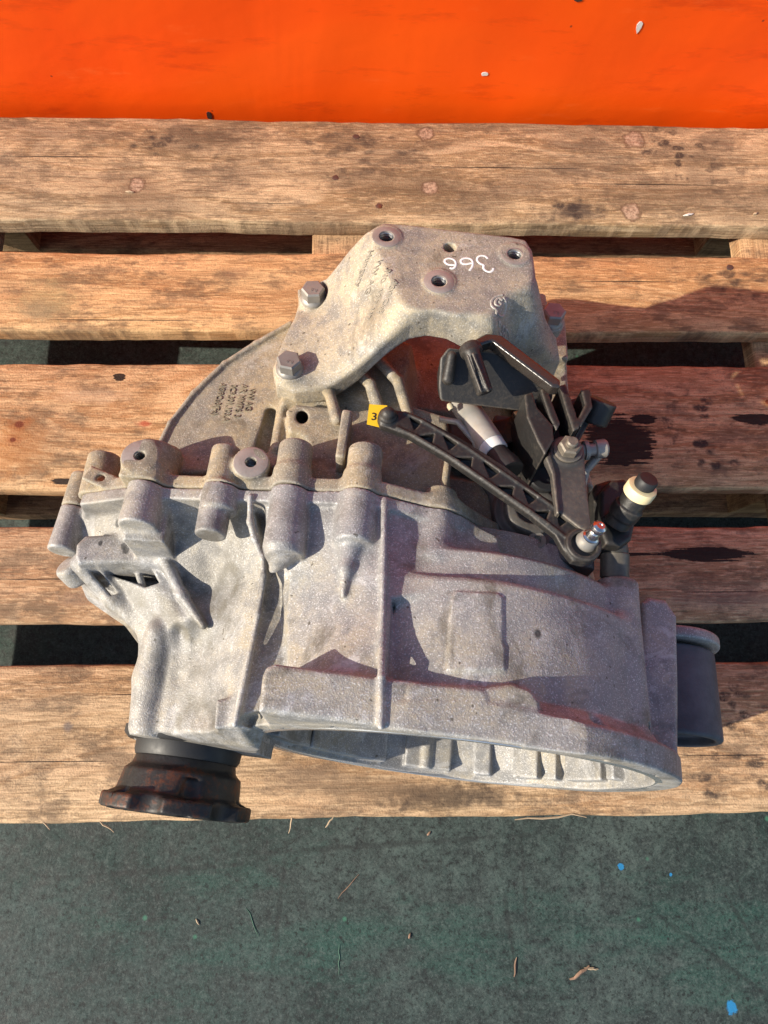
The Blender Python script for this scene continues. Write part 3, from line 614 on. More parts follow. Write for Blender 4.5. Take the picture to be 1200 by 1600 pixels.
# raised pad, cast boss
h.rev([(0,0),(0,156),(14,156),(26,144),(94,141.5),(97,139.5),(98,0)], k=1.5, grow=1.5, clip=[T(x, y, 141)[:2] for x, y in ((708, 930), (712, 925), (778, 930), (784, 936), (787, 1050), (697, 1050))])
pd = [T(x, y, 147)[:2] for x, y in ((637, 1075), (645, 1068), (752, 1080), (760, 1090), (762, 1140), (632, 1130))]; h.prism(pd, 130, 151.0, rd=.6, k=.8)
h.cut(lambda X, Y, Z: Y-SEAM+0*X+0*Z)
h.rev([(-30,0),(-30,143),(12,143),(20,139),(60,131),(104,100),(104,0)], k=2, sub=True)
for a0_, a1_ in ((188, 213), (215, 251), (260, 278), (288, 294), (304, 313.5), (318.5, 322), (326.5, 343), (348, 352)):         # cast lands inside the mouth
    r_ = math.radians((a0_+a1_)/2); e = np.array([math.cos(r_), 0, math.sin(r_)]); tq = np.array([-math.sin(r_), 0, math.cos(r_)]); hw_ = math.radians(a1_-a0_)/2*140
    n_ = max(1, int(round(hw_/14)))
    for j in range(n_):
        rj = math.radians(a0_+(a1_-a0_)*(j+.5)/n_); e = np.array([math.cos(rj), 0, math.sin(rj)]); tq = np.array([-math.sin(rj), 0, math.cos(rj)])
        h.box(e*141+np.array([0, 42, 0]), (9, 37, hw_/n_+.6), ax=[e, [0,1,0], tq], rd=1.5, k=1.2)
h.cyl((-4, 4, -134), (-4, 60, -134), 6, rd=1, k=2); h.box((50, 44, -124), (10, 3, 12), rd=1, k=2)
for an in (38, 62, 125, 143):
    r_ = math.radians(an); h.cyl((152*math.cos(r_)*.93, -4, min(139, 152*math.sin(r_))), (152*math.cos(r_)*.93, 30, min(139, 152*math.sin(r_))), 5.2, rd=.2, k=.5, sub=True)
h.rough(.5, 13)
hs = sdf_obj('clutch_housing', h, MAT_ALU, gb); del h
print('housing', time.time()-T0, len(hs.data.polygons))

# --- gear case behind the joint
g = Field((-335, 146, -150), (150, 420, 150), 1.35)
g.rev([(148,0),(148,100),(195,98),(215,74),(300,70),(335,60),(345,0)], c=(-25, -10), k=0)
g.rev([(148,0),(148,96),(170,88),(205,60),(210,0)], c=(ud, wd_), k=8)
g.prism(flange, SEAM+.8, SEAM+11, rd=1.5, k=3, plane=1)
plate = [T(x, y, 86)[:2] for x, y in ((243, 696), (262, 656), (300, 610), (350, 566), (400, 538), (455, 512), (520, 500), (640, 560), (620, 680), (470, 735), (260, 735))]
PT = .14; pw = lambda u_: 86+PT*(u_+200)
g.prism(plate, -70, 86+PT*200, rd=2.5, k=6, slope=.22, tilt=(PT, 0))
fix = lambda q_: np.array([q_[0], q_[1], pw(q_[0])+1])
g.cap([fix(T(x, y, 84)) for x, y in ((246, 694), (264, 657), (302, 612), (351, 569), (401, 541), (455, 515))], 2.4, k=2)
g.cap([T(425, 650, 84), T(412, 705, 84)], [6, 7], k=4, sub=True); g.cap([T(441, 640, 92), T(432, 700, 92)], [3, 4], k=3)
web = [T(x, y, 106)[:2] for x, y in ((446, 640), (462, 630), (500, 634), (560, 640), (640, 632), (700, 650), (705, 770), (600, 772), (446, 768), (452, 700))]
g.prism(web, 20, 106, rd=3, k=5)
g.cyl(T(472, 652, 112), T(472, 652, 60), 4.6, rd=.3, k=1, sub=True)
g.cap([T(455, 700, 104), T(440, 740, 112)], [12, 8], k=4, sub=True)
g.box(T(537, 690, 118), (3.6, 20, 12), rd=2, k=3)
g.cap([T(700, 715, 108), T(692, 790, 112)], 3, k=4)
for pts in (((492, 590), (515, 615), (526, 655)), ((535, 562), (578, 600), (600, 658)), ((580, 552), (622, 596), (642, 662))):    # cooling fins under the bracket
    for dw in (0, -8, -16, -24, -32): g.cap([T(x, y, 110+dw) for x, y in pts], 4.3, k=1.2)
g.prism([T(x, y, 66)[:2] for x, y in ((600, 430), (850, 430), (870, 560), (720, 650), (640, 640), (600, 560))], -90, 66, rd=4, k=4)
pads = [(((438, 560), (500, 560), (505, 625), (440, 632)), 98), (((465, 450), (520, 445), (530, 520), (470, 520)), 100), (((830, 470), (882, 480), (890, 560), (840, 560)), 84)]
for pp, wt in pads: g.prism([T(x, y, wt)[:2] for x, y in pp], -40, wt, rd=3, k=6)
g.prism([T(x, y, 70)[:2] for x, y in ((835, 520), (884, 520), (892, 650), (930, 760), (820, 760))], -60, 70, rd=4, k=5, slope=.1)
g.prism([T(x, y, 78)[:2] for x, y in ((690, 660), (830, 640), (900, 700), (925, 880), (700, 830))], -40, 72, rd=4, k=6)
bosses(g)
# washer-faced pads with vertical threaded holes
for px, py, w_, r_ in ((392, 722, 122, 12.8), (218, 712, 112, 13.6)):
    q = T(px, py, w_); g.cyl(q-np.array([0,0,34]), q, r_, rd=.8, k=4); g.cyl(q-np.array([0,0,12]), q+np.array([0,0,5]), 3.9, rd=.1, k=.3, sub=True)
q = T(158, 748, 82); g.box(q, (13, 6.5, 1.6), ax=[[.95,-.3,0],[.3,.95,0],[0,0,1]], rd=1.2, k=1); g.cyl(q-W3*5, q+W3*5, 3.2, rd=.1, k=.4, sub=True)
q = T(218, 735, 110); g.box(q-np.array([0,6,12]), (13.6, 14, 12.5), rd=2, k=3)
g.cut(lambda X, Y, Z: SEAM+.8-Y+0*X+0*Z)
g.rough(.5, 14, 3)
gc = sdf_obj('gear_case', g, MAT_ALUT, gb); del g
print('case', time.time()-T0, len(gc.data.polygons))

# --- mount bracket
bk_ = Field((-200, 210, 40), (90, 400, 184), 1.05)
TP = 175.0
out = [T(*q)[:2] for q in ((578, 358, TP), (598, 347, TP), (640, 350, TP), (800, 369, TP), (822, 374, TP), (832, 390, TP), (836, 440, 168), (842, 478, 152), (848, 505, 138), (868, 528, 114), (878, 558, 102), (862, 570, 100), (800, 570, 120), (748, 552, 148), (724, 526, 158), (702, 510, 163), (670, 506, 163), (640, 514, 159), (600, 541, 147), (560, 576, 130), (510, 606, 116), (460, 616, 108), (432, 606, 106), (428, 580, 106), (440, 540, 110), (460, 495, 114), (464, 478, 114), (480, 450, 114), (512, 452, 118), (545, 412, 142))]
top = [T(*q) for q in ((600, 372, 182), (700, 385, 184), (805, 390, 182), (640, 425, 184), (760, 440, 183), (700, 462, 183), (686, 440, 185), (660, 455, 182), (730, 465, 182), (665, 476, 179), (700, 486, 178), (825, 430, 179), (828, 380, 180), (578, 372, 175), (612, 425, 179), (640, 472, 178), (745, 484, 178), (640, 505, 166), (690, 504, 168), (770, 515, 166), (725, 520, 163), (590, 465, 160), (560, 430, 156), (560, 510, 142), (520, 480, 130), (600, 535, 151), (500, 560, 121), (545, 570, 130), (455, 575, 114), (445, 600, 112), (490, 605, 114), (470, 500, 117), (492, 465, 118), (450, 540, 114), (832, 470, 166), (866, 535, 116), (870, 555, 106), (835, 530, 140), (800, 572, 122), (750, 552, 150))]
und = []
for px, py, w_, wu in ((640,514,159,147), (690,508,163,149), (600,541,147,134), (560,576,130,115), (505,606,116,98), (455,590,112,96), (492,465,118,98), (870,540,105,86), (780,545,150,132), (700,430,176,158), (600,380,176,152), (800,390,176,152), (822,450,172,148), (530,520,135,112), (725,526,158,146), (800,572,122,100)):
    q = T(px, py, w_); und.append((q[0], q[1], wu))
bk_.hills(out, top, 80, rd=2.5, k=0, slope=.03, cap=TP, under=und, ck=3.5, lam=4e-4)
for px, py, r_ in ((604, 370, 11.5), (804, 398, 11.5), (686, 440, 12)):
    q = T(px, py, TP); bk_.cyl(q-np.array([0,0,18]), q+np.array([0,0,.9]), r_, rd=.5, k=2); bk_.cyl(q-np.array([0,0,26]), q+np.array([0,0,5]), 5.4, rd=.1, k=.3, sub=True)
q = T(703, 386, TP); bk_.cyl(q-np.array([0,0,60]), q+np.array([0,0,6]), 4.4, rd=.1, k=.5, sub=True)
for px, py, w_ in ((453, 576, 116), (490, 466, 118), (861, 500, 116)):
    q = T(px, py, w_); bk_.cyl(q-np.array([0,0,12]), q, 11.5, rd=1.5, k=4); bk_.cyl(q, q+np.array([0,0,20]), 12, rd=1, k=1, sub=True)
bk_.rough(.3, 11, 5)
br = sdf_obj('mount_bracket', bk_, MAT_BRK, gb); del bk_
print('bracket', time.time()-T0)
# ------------------------------------------------------------------ fittings on the gearbox
gx = lambda v: np.asarray(v, float) @ GM                  # direction gearbox frame -> world
W_ = np.array([0, 0, 1.0])
def gpoly(px, w): return [T(x, y, w)[:2] for x, y in px]
def glathe(bm, p, ax, prof, seg=32): lathe(bm, g2m(p), gx(ax), [(t*.001, r*.001) for t, r in prof], seg)
def turned(name, p, ax, prof, mat, parent, seg=32, angle=35, opened=False):
    bm = bmesh.new(); glathe(bm, p, ax, prof, seg)
    if opened:
        for f in list(bm.faces):
            if len(f.verts) > 4: bm.faces.remove(f)
    return from_bm(name, bm, mat, parent, angle=angle)
def hexhead(bm, p, ax, t0, t1, af, rot=0.0, cham=1.2):
    ax = np.asarray(ax, float); ax = ax/np.linalg.norm(ax); e1 = np.cross(ax, [0.3, 1, .2]); e1 /= np.linalg.norm(e1); e2 = np.cross(ax, e1); R = af/math.sqrt(3)
    rings = []
    for t, r, n in ((t0, R, 6), (t1-cham, R, 6), (t1, R*.86, 6)):
        rings.append([bm.verts.new(g2m(np.asarray(p)+ax*t+(e1*math.cos(rot+math.pi*i/3)+e2*math.sin(rot+math.pi*i/3))*r)) for i in range(6)])
    for A, B in zip(rings, rings[1:]):
        for i in range(6): bm.faces.new((A[i], A[(i+1)%6], B[(i+1)%6], B[i]))
    bm.faces.new(rings[0]); bm.faces.new(rings[-1])
from mathutils.bvhtree import BVHTree
def bvh_of(ob):
    me = ob.data; n = len(me.vertices); co = np.zeros(n*3, np.float32); me.vertices.foreach_get('co', co); lp = np.zeros(len(me.loops), np.int32); me.loops.foreach_get('vertex_index', lp)
    return BVHTree.FromPolygons(co.reshape(-1, 3).tolist(), lp.reshape(-1, 4).tolist())
def on_surface(P, bvh):
    out = []; dn_ = Vector(-gx(W_))
    for p in np.asarray(P, float):
        st_ = Vector(g2m(p+W_*60)); hit = bvh.ray_cast(st_, dn_)
        out.append(p if hit[0] is None else p+W_*(60-hit[3]*1000))
    return np.array(out)
def text_mesh(name, body, o, ex, ey, size, mat, parent, depth=.35, shear=0.0, sink=.1, xs=1.0, conform=None):
    """raised lettering: o, ex, ey in the gearbox frame (mm), ex along the line, ey towards the letters' top"""
    cu = bpy.data.curves.new(name, 'FONT'); cu.body = body; cu.size = 1.0; cu.extrude = .5; cu.resolution_u = 2; cu.shear = shear; cu.space_character = 1.05; cu.offset = .006
    t = bpy.data.objects.new(name, cu); C.objects.link(t); bpy.context.view_layer.update()
    dg = bpy.context.evaluated_depsgraph_get(); me = bpy.data.meshes.new_from_object(t.evaluated_get(dg)); bpy.data.objects.remove(t); bpy.data.curves.remove(cu)
    co = np.zeros(len(me.vertices)*3, np.float32); me.vertices.foreach_get('co', co); co = co.reshape(-1, 3)
    ex = np.asarray(ex, float); ex = ex/np.linalg.norm(ex); ey = np.asarray(ey, float); ey = ey-ex*(ey@ex); ey /= np.linalg.norm(ey); ez = np.cross(ex, ey)
    top_ = co[:,2] > 0
    P = np.asarray(o)+np.outer(co[:,0]*size*xs, ex)+np.outer(co[:,1]*size, ey)+np.outer((co[:,2]+.5)*(depth+sink)-sink, ez)
    if conform is not None: P = on_surface(P, conform)+np.outer(np.where(top_, depth, -sink), W_)
    me.vertices.foreach_set('co', g2m(P).astype(np.float32).ravel()); me.update(); me.materials.clear(); return link(name, me, mat, parent)
def gtube(bm, pts, r, seg=8, flat=1.0):
    pts = [np.asarray(p, float) for p in pts]; rings = []
    for i, p in enumerate(pts):
        d = pts[min(i+1, len(pts)-1)]-pts[max(i-1, 0)]; d /= np.linalg.norm(d); e1 = np.cross(d, W_); e1 = e1/max(np.linalg.norm(e1), 1e-6); e2 = np.cross(e1, d); rr = r if np.isscalar(r) else r[i]
        rings.append([bm.verts.new(g2m(p+e1*rr*math.cos(2*math.pi*k_/seg)+e2*rr*flat*math.sin(2*math.pi*k_/seg))) for k_ in range(seg)])
    for A, B in zip(rings, rings[1:]):
        for i in range(seg): bm.faces.new((A[i], A[(i+1)%seg], B[(i+1)%seg], B[i]))
    bm.faces.new(rings[0]); bm.faces.new(rings[-1])

# bracket bolts
for i, (px, py, w_, rot) in enumerate(((453, 576, 116, .2), (490, 466, 118, .5), (861, 500, 116, .35))):
    q = T(px, py, w_); bo = turned('bolt', q, W_, [(-.5, 10.2), (0, 10.6), (1.2, 10.4), (2.6, 9.2), (3.2, 8.6)], MAT_STEEL, br)
    bm = bmesh.new(); hexhead(bm, q, W_, 2.8, 11.5, 16.5, rot); from_bm('bolt_head', bm, MAT_STEEL, bo, angle=25)
    text_mesh('grade_mark', '8.8', q+np.array([4.0, -1.5, 11.5]), (-1, .15, 0), (-.15, -1, 0), 4.2, MAT_STEEL, bo, .3)
# threaded bores
def bore(px, py, w_, r, depth, parent, mat):
    q = T(px, py, w_); bm = bmesh.new(); glathe(bm, q-W_*depth, W_, [(0, r-.5)]+[(depth*.96*i/12, r-(.55 if i % 2 else .0)) for i in range(1, 13)], 24)
    for f in list(bm.faces):
        if len(f.verts) > 4 and f.calc_center_median().z > g2m(q-W_*depth*.5)[2]: bm.faces.remove(f)
    return from_bm('threaded_bore', bm, mat, parent, smooth=False)
MAT_THREAD = simple('thread_steel', (.38, .39, .41), .3, .9, var=.2)
for px, py in ((604, 370), (804, 398), (686, 440)): bore(px, py, 175.6, 5.6, 14, br, MAT_THREAD)
bore(392, 722, 121.8, 4.0, 11.5, gc, MAT_BRIGHT); bore(218, 712, 111.8, 4.0, 11.5, gc, MAT_BRIGHT)
# machined washer faces
MAT_FACE = simple('machined_face', (.34, .30, .27), .5, .3, var=.25, bump=.3, scale=500)
for px, py, r_ in ((604, 370, 11.2), (804, 398, 11.2), (686, 440, 11.8)):
    turned('machined_face', T(px, py, 175.9), W_, [(-1, r_-.6), (.15, r_-.6), (.32, r_-.9), (.32, 5.9), (-1, 5.7)], MAT_FACE, br, opened=True)
for px, py, w_, r_ in ((392, 722, 122, 12.2), (218, 712, 112, 12.8)):
    turned('machined_face', T(px, py, w_), W_, [(-1, r_-.2), (.1, r_-.2), (.25, r_-.6), (.25, 4.3), (-1, 4.2)], MAT_FACE, gc, opened=True)
# lettering
tp = lambda x, y, w: T(x, y, w)
BV_B = bvh_of(br); BV_C = bvh_of(gc)
MAT_MARK = simple('cast_mark', (.20, .165, .115), .7, 0, var=.3); MAT_MARKB = simple('bracket_mark', (.25, .22, .175), .7, 0, var=.3)
for (x0, y0, x1, y1, body, xs) in ((388, 609, 380, 660, 'VW AG', .85), (377, 601, 359, 677, 'AR MM76 3', .85), (360, 600, 341, 683, '0C9.301.103.A', .75), (343, 596, 321, 675, 'AlSi9Cu3(Fe)', .74)):
    q0, q1 = tp(x0, y0, 86), tp(x1, y1, 86); d_ = q1-q0; up_ = np.cross(W_, d_); text_mesh('cast_lettering', body, q0, d_, up_, 7.6, MAT_MARK, gc, .85, xs=xs, conform=BV_C)
for (x0, y0, x1, y1, body, w_) in ((575, 426, 536, 470, 'Hungary', 150), (588, 440, 552, 482, 'VW AG', 152), (602, 452, 560, 500, '5N0 199 117', 154), (612, 470, 574, 514, 'AlSi9Cu3', 154)):
    q0, q1 = tp(x0, y0, w_), tp(x1, y1, w_); d_ = q1-q0; d_[2] = 0; text_mesh('cast_lettering', body, q0, d_, np.cross(W_, d_), 6.4, MAT_MARKB, br, .7, xs=.8, conform=BV_B)
text_mesh('cast_lettering', 'CBG', tp(795, 521, 150), tp(770, 528, 150)-tp(795, 521, 150), np.cross(W_, tp(770, 528, 150)-tp(795, 521, 150)), 7.0, MAT_BRK, br, .9, xs=.9, conform=BV_B)
def strokes(lines, w_, r, lift, name, mat, flat):
    bm = bmesh.new()
    for ln in lines:
        pts = [tp(x, y, w_) for x, y in ln]
        for _ in range(2):                                # round the corners of the stroke
            nw = [pts[0]]
            for a, b in zip(pts, pts[1:]): nw += [a*.75+b*.25, a*.25+b*.75]
            pts = nw+[pts[-1]]
        gtube(bm, on_surface(pts, BV_B)+W_*lift, r, 7, flat)
    return from_bm(name, bm, mat, br)
cc_ = lambda L, ox, oy, k_: [(ox+x/k_, oy+y/k_) for x, y in L]
strokes([cc_(L, 680, 370, 7.5) for L in ([(620,245),(595,215),(540,205),(500,225),(490,260),(520,300),(578,322),(565,340),(575,375),(630,405),(675,388),(686,358)], [(403,385),(442,335),(446,275),(412,240),(340,235),(300,262),(308,300),(365,312),(430,295)], [(178,350),(195,366),(236,345),(247,300),(228,255),(165,235),(116,252),(112,288),(160,318),(228,318)])], 176, .85, .05, 'marker_number', simple('white_marker', (.85, .84, .82), .7, var=.08), .3)
strokes([cc_(L, 740, 470, 7.5) for L in ([(285,108),(215,122),(165,165),(155,220),(180,258),(225,262),(215,305)], [(285,160),(235,140),(205,180),(205,220),(255,222),(275,195),(240,180)], [(300,130),(342,165),(340,230),(300,275),(250,285)])], 160, .95, .1, 'foundry_mark', MAT_BRK, .7)

# --- drive flange
fu, fw = -198.0, -14.0; fc = lambda s_: np.array([fu, s_, fw]); A_ = np.array([0, -1.0, 0])
turned('shaft_seal', fc(-2), A_, [(0, 50), (4.5, 50), (6, 49), (8.5, 46), (9, 40), (16, 39.5), (19, 38)], MAT_RUBBER, gb, 64)
f = Field((-262, -66, -80), (-134, -12, 54), 1.1)
f.rev([(-20,0),(-20,37),(-27,38.5),(-31,43),(-45,45),(-48,47),(-58,47),(-58,0)], c=(fu, fw), k=0)
f.rev([(-47,0),(-47,49),(-58,49),(-58,0)], c=(fu, fw), k=3)
f.rev([(-48,0),(-48,53.5),(-49,55),(-57,55),(-58,54),(-58,0)], c=(fu, fw), k=2)
for i in range(3):
    an = math.radians(68+120*i); cx, cz = fu+47*math.cos(an), fw+47*math.sin(an); f.cyl((cx, -34, cz), (cx, -47.5, cz), 7.5, rd=2.5, k=3, sub=True)
for i in range(6):
    an = math.radians(8+60*i); cx, cz = fu+49*math.cos(an), fw+49*math.sin(an); f.cyl((cx, -44, cz), (cx, -64, cz), 4.4, rd=.2, k=.5, sub=True)
    an = math.radians(38+60*i); cx, cz = fu+62*math.cos(an), fw+62*math.sin(an); f.cyl((cx, -44, cz), (cx, -64, cz), 14, rd=.2, k=2, sub=True)
f.rev([(-52,0),(-52,30),(-64,36),(-64,0)], c=(fu, fw), k=1, sub=True)
f.rough(.25, 6, 2); sdf_obj('drive_flange', f, MAT_IRON, gb)

# starter nose sleeve at the right
f = Field((tubeU-48, 8, -45), (tubeU+48, 116, 55), 1.2)
f.cyl((tubeU, 104, 5), (tubeU, sEnd, 5), 36, rd=2.5, k=0); f.cyl((tubeU, 8, 5), (tubeU, sEnd+8, 5), 30, rd=1.5, k=1, sub=True)
sdf_obj('starter_sleeve', f, simple('sleeve_cast', (.085, .09, .105), .6, .25, var=.25, bump=.5, scale=500), gb)
bm = bmesh.new(); glathe(bm, (0, 3, 0), (0, -1, 0), [(0, 143.3), (3.6, 143.3), (3.9, 143.6), (3.9, 148.0), (3.6, 148.3), (0, 148.3)], 120)
for fc_ in list(bm.faces):
    if len(fc_.verts) > 4: bm.faces.remove(fc_)
from_bm('machined_rim', bm, simple('machined_aluminium', (.55, .56, .57), .3, .8, var=.15, bump=.1), hs)
# dark selector housing that closes the case under the levers
f = Field((-45, 120, 40), (112, 250, 112), 1.1)
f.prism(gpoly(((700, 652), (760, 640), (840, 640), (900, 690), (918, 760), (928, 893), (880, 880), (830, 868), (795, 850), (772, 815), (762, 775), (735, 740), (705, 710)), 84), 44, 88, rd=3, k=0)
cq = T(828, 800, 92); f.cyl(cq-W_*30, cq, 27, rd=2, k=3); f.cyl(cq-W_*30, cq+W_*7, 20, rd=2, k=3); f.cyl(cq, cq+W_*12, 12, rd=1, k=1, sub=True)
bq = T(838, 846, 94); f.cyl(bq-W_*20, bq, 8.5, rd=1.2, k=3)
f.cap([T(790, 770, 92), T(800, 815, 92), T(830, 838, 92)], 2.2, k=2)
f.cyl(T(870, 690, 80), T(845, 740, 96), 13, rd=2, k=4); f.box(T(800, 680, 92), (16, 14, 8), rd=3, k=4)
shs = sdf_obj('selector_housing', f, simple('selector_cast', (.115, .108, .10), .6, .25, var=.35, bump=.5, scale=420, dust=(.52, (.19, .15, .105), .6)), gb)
q = T(838, 846, 94); turned('cover_screw', q, W_, [(0, 6.4), (2.8, 6.4), (3.6, 5.8), (3.6, 3.2), (1.8, 3.0)], MAT_STEEL, shs)
# --- selector mechanism
# counterweight: wedge block with a ribbed pin on top
f = Field((-75, 185, 105), (55, 262, 186), 1.0)
wp_ = gpoly(((689, 553), (700, 544), (740, 530), (764, 521), (775, 523), (872, 594), (874, 602), (862, 606), (800, 616), (712, 612), (696, 600), (690, 580)), 156)
sB, sF = T(764, 522, 165)[1], T(712, 612, 138)[1]; tl = (166-138)/(sB-sF)
f.prism(wp_, 132, 138-tl*sF, rd=1.6, k=0, tilt=(0.0, tl))
f.cap([T(706, 556, 158), T(700, 592, 148)], [3.5, 4.5], k=3)
f.cyl(T(735, 546, 169), T(758, 615, 158), 5.8, rd=1.5, k=1.5); f.cyl(T(733, 541, 166), T(738, 553, 166), 8, rd=2, k=2)
f.cap([T(731, 556, 173.5), T(752, 612, 163)], 1.0, k=.4); f.cap([T(739, 553, 174.5), T(763, 611, 163.5)], 1.0, k=.4)
cw = sdf_obj('counterweight', f, MAT_BLACK, gb)
f = Field((-60, 190, 120), (60, 270, 176), .9)
f.prism(gpoly(((742, 532), (764, 520), (777, 521), (875, 596), (874, 607), (862, 606), (768, 535), (748, 542)), 166), 158, 167.5, rd=1.0, k=0)
sdf_obj('weight_edge', f, simple('glossy_black', (.03, .024, .02), .24, 0, var=.2, bump=.1, scale=200, spec=.9), cw)
# selector shaft
a_, b_ = T(722, 628, 116), T(779, 713, 126); ax_ = b_-a_; L_ = np.linalg.norm(ax_)
sh_ = turned('selector_shaft', a_, ax_, [(0, 9.5), (.8, 10), (L_*.8, 10), (L_*.8+.5, 9.6)], simple('shaft_steel', (.40, .385, .35), .5, .3, var=.3, bump=.35, dust=(.5, (.40, .32, .22), .6)), gb)
turned('white_bush', a_+ax_*.79, ax_, [(0, 9.4), (1, 9.7), (L_*.13, 9.6), (L_*.15, 8.8)], simple('white_plastic', (.72, .71, .68), .45, var=.1), sh_)
turned('shaft_boot', a_+ax_*.93, ax_, [(0, 8.2), (3, 8.6), (8, 9.5), (14, 11), (20, 11)], MAT_RUBBER, sh_)
turned('grease_cap', T(706, 640, 128), (-.6, 1, .2), [(0, 2.2), (3, 2.6), (5, 1.6)], simple('cream_dirty', (.45, .38, .25), .6), gb)
# relay arm: long black plastic lever with triangular pockets
AW = 140.0
arm_px = ((590, 652), (594, 640), (606, 633), (622, 636), (660, 652), (720, 684), (790, 728), (850, 775), (905, 806), (930, 824), (941, 846), (934, 868), (915, 880), (895, 876), (880, 858), (868, 836), (830, 806), (760, 757), (700, 716), (640, 681), (606, 668), (594, 664))
f = Field((-100, 100, 118), (95, 215, 160), .9)
f.prism(gpoly(arm_px, AW), AW-7, AW, rd=1.2, k=0)
cl = [(612, 650), (660, 672), (720, 708), (790, 757), (850, 797), (895, 832)]
def along(t):
    t = t*(len(cl)-1); i = min(int(t), len(cl)-2); fr_ = t-i; return np.array(cl[i])*(1-fr_)+np.array(cl[i+1])*fr_
def nrm2(t):
    d = along(min(1, t+.02))-along(max(0, t-.02)); d /= np.linalg.norm(d); return np.array([d[1], -d[0]])
N_ = 9
for i in range(N_):
    t0, t1 = .09+.86*i/N_, .09+.86*(i+1)/N_; sgn = 1 if i % 2 == 0 else -1; hw = 10.5
    tri = [along(t0+.008)+nrm2(t0)*hw*sgn, along(t1-.012)+nrm2(t1)*hw*sgn, along((t0+t1)/2+.02)-nrm2((t0+t1)/2)*hw*.5*sgn]
    f.prism(gpoly(tri, AW), AW-4.6, AW+9, rd=.3, k=.4, sub=True)
    tri = [along(t0+.055)-nrm2(t0)*hw*sgn, along(t0-.04)-nrm2(t0)*hw*sgn, along(t0)+nrm2(t0)*hw*.35*sgn]
f.cap([T(*along(t), AW)+np.r_[(T(*(along(t)+nrm2(t)*13), AW)-T(*along(t), AW))[:2], 0] for t in np.linspace(.06, .98, 9)], 1.1, k=.8)
f.cap([T(*along(t), AW)+np.r_[(T(*(along(t)-nrm2(t)*13), AW)-T(*along(t), AW))[:2], 0] for t in np.linspace(.06, .98, 9)], 1.1, k=.8)
q = T(606, 651, AW); f.cyl(q-W_*8, q+W_*3, 6.6, rd=1.5, k=1.5); f.cap([q+W_*2, q+W_*3.2], 5.2, k=1)
q = T(911, 852, AW); f.cyl(q-W_*9, q+W_*2.5, 11.6, rd=1.2, k=1.5); f.cyl(q-W_*1, q+W_*9, 8.2, rd=.8, k=.8, sub=True)
arm = sdf_obj('relay_arm', f, MAT_BLACK, gb)
# ball stud
q0 = T(913, 850, AW-4); q1 = T(937, 823, AW+16); axb = q1-q0; Lb = np.linalg.norm(axb)
turned('stud_collar', q0, axb, [(0, 7.5), (4, 7.5), (6, 6.5), (8, 6.2), (9, 5.0)], MAT_STEEL, arm)
turned('ball_stud', q0, axb, [(6, 4.6), (Lb*.35, 4.4), (Lb*.4, 5.4), (Lb*.46, 5.4), (Lb*.5, 4.3), (Lb*.72, 4.2), (Lb*.78, 3.6), (Lb*.84, 4.6), (Lb*.92, 5.0), (Lb*1.02, 4.4), (Lb*1.08, 2.8), (Lb*1.08, 1.6), (Lb*1.05, 1.2)], MAT_BRIGHT, arm)
# yellow paper tag under the arm's end
MAT_YEL = simple('yellow_label', (.80, .52, .02), .55, var=.12, bump=.1)
tc = [T(x, y, 134.5) for x, y in ((577, 632), (605, 634), (602, 670), (573, 663))]
bm = bmesh.new(); lo_ = [bm.verts.new(g2m(p)) for p in tc]; hi_ = [bm.verts.new(g2m(p+W_*.4)) for p in tc]; bm.faces.new(lo_[::-1]); bm.faces.new(hi_)
for i in range(4): bm.faces.new((lo_[i], lo_[(i+1)%4], hi_[(i+1)%4], hi_[i]))
tagy = from_bm('label_sticker', bm, MAT_YEL, gb, smooth=False)
text_mesh('label_number', '366', T(579, 656, 135), T(600, 658, 135)-T(579, 656, 135), (0, 1, 0), 9.0, MAT_RUBBER, tagy, .15, sink=.05)
# gate lever of pressed steel with its nut
MAT_LEVER = simple('lever_steel', (.085, .078, .070), .5, .35, var=.3, bump=.4, scale=350, dust=(.5, (.17, .135, .10), .7), edge=(.26, .22, .17))
f = Field((15, 120, 110), (90, 215, 165), .9)
f.prism(gpoly(((852, 716), (858, 706), (866, 690), (885, 683), (905, 690), (913, 715), (916, 760), (925, 836), (905, 826), (872, 800), (864, 740), (853, 724)), 142), 138, 143, rd=1, k=0)
f.prism(gpoly(((852, 716), (858, 706), (868, 738), (874, 806), (869, 802), (862, 742)), 144), 139, 145.2, rd=.8, k=1.5)
q = T(886, 705, 143); f.cyl(q-W_*8, q+W_*1, 12, rd=1, k=1.5)
lev = sdf_obj('gate_lever', f, MAT_LEVER, gb)
turned('washer', q, W_, [(0.5, 10), (2.4, 10), (2.8, 9.4), (2.8, 5)], MAT_LEVER, lev)
bm = bmesh.new(); hexhead(bm, q, W_, 2.5, 9.5, 13.5, .25); nu = from_bm('nut', bm, MAT_LEVER, lev, angle=25)
turned('stud', q, W_, [(8, 4), (12.5, 4), (13.5, 3.2)], MAT_LEVER, lev)
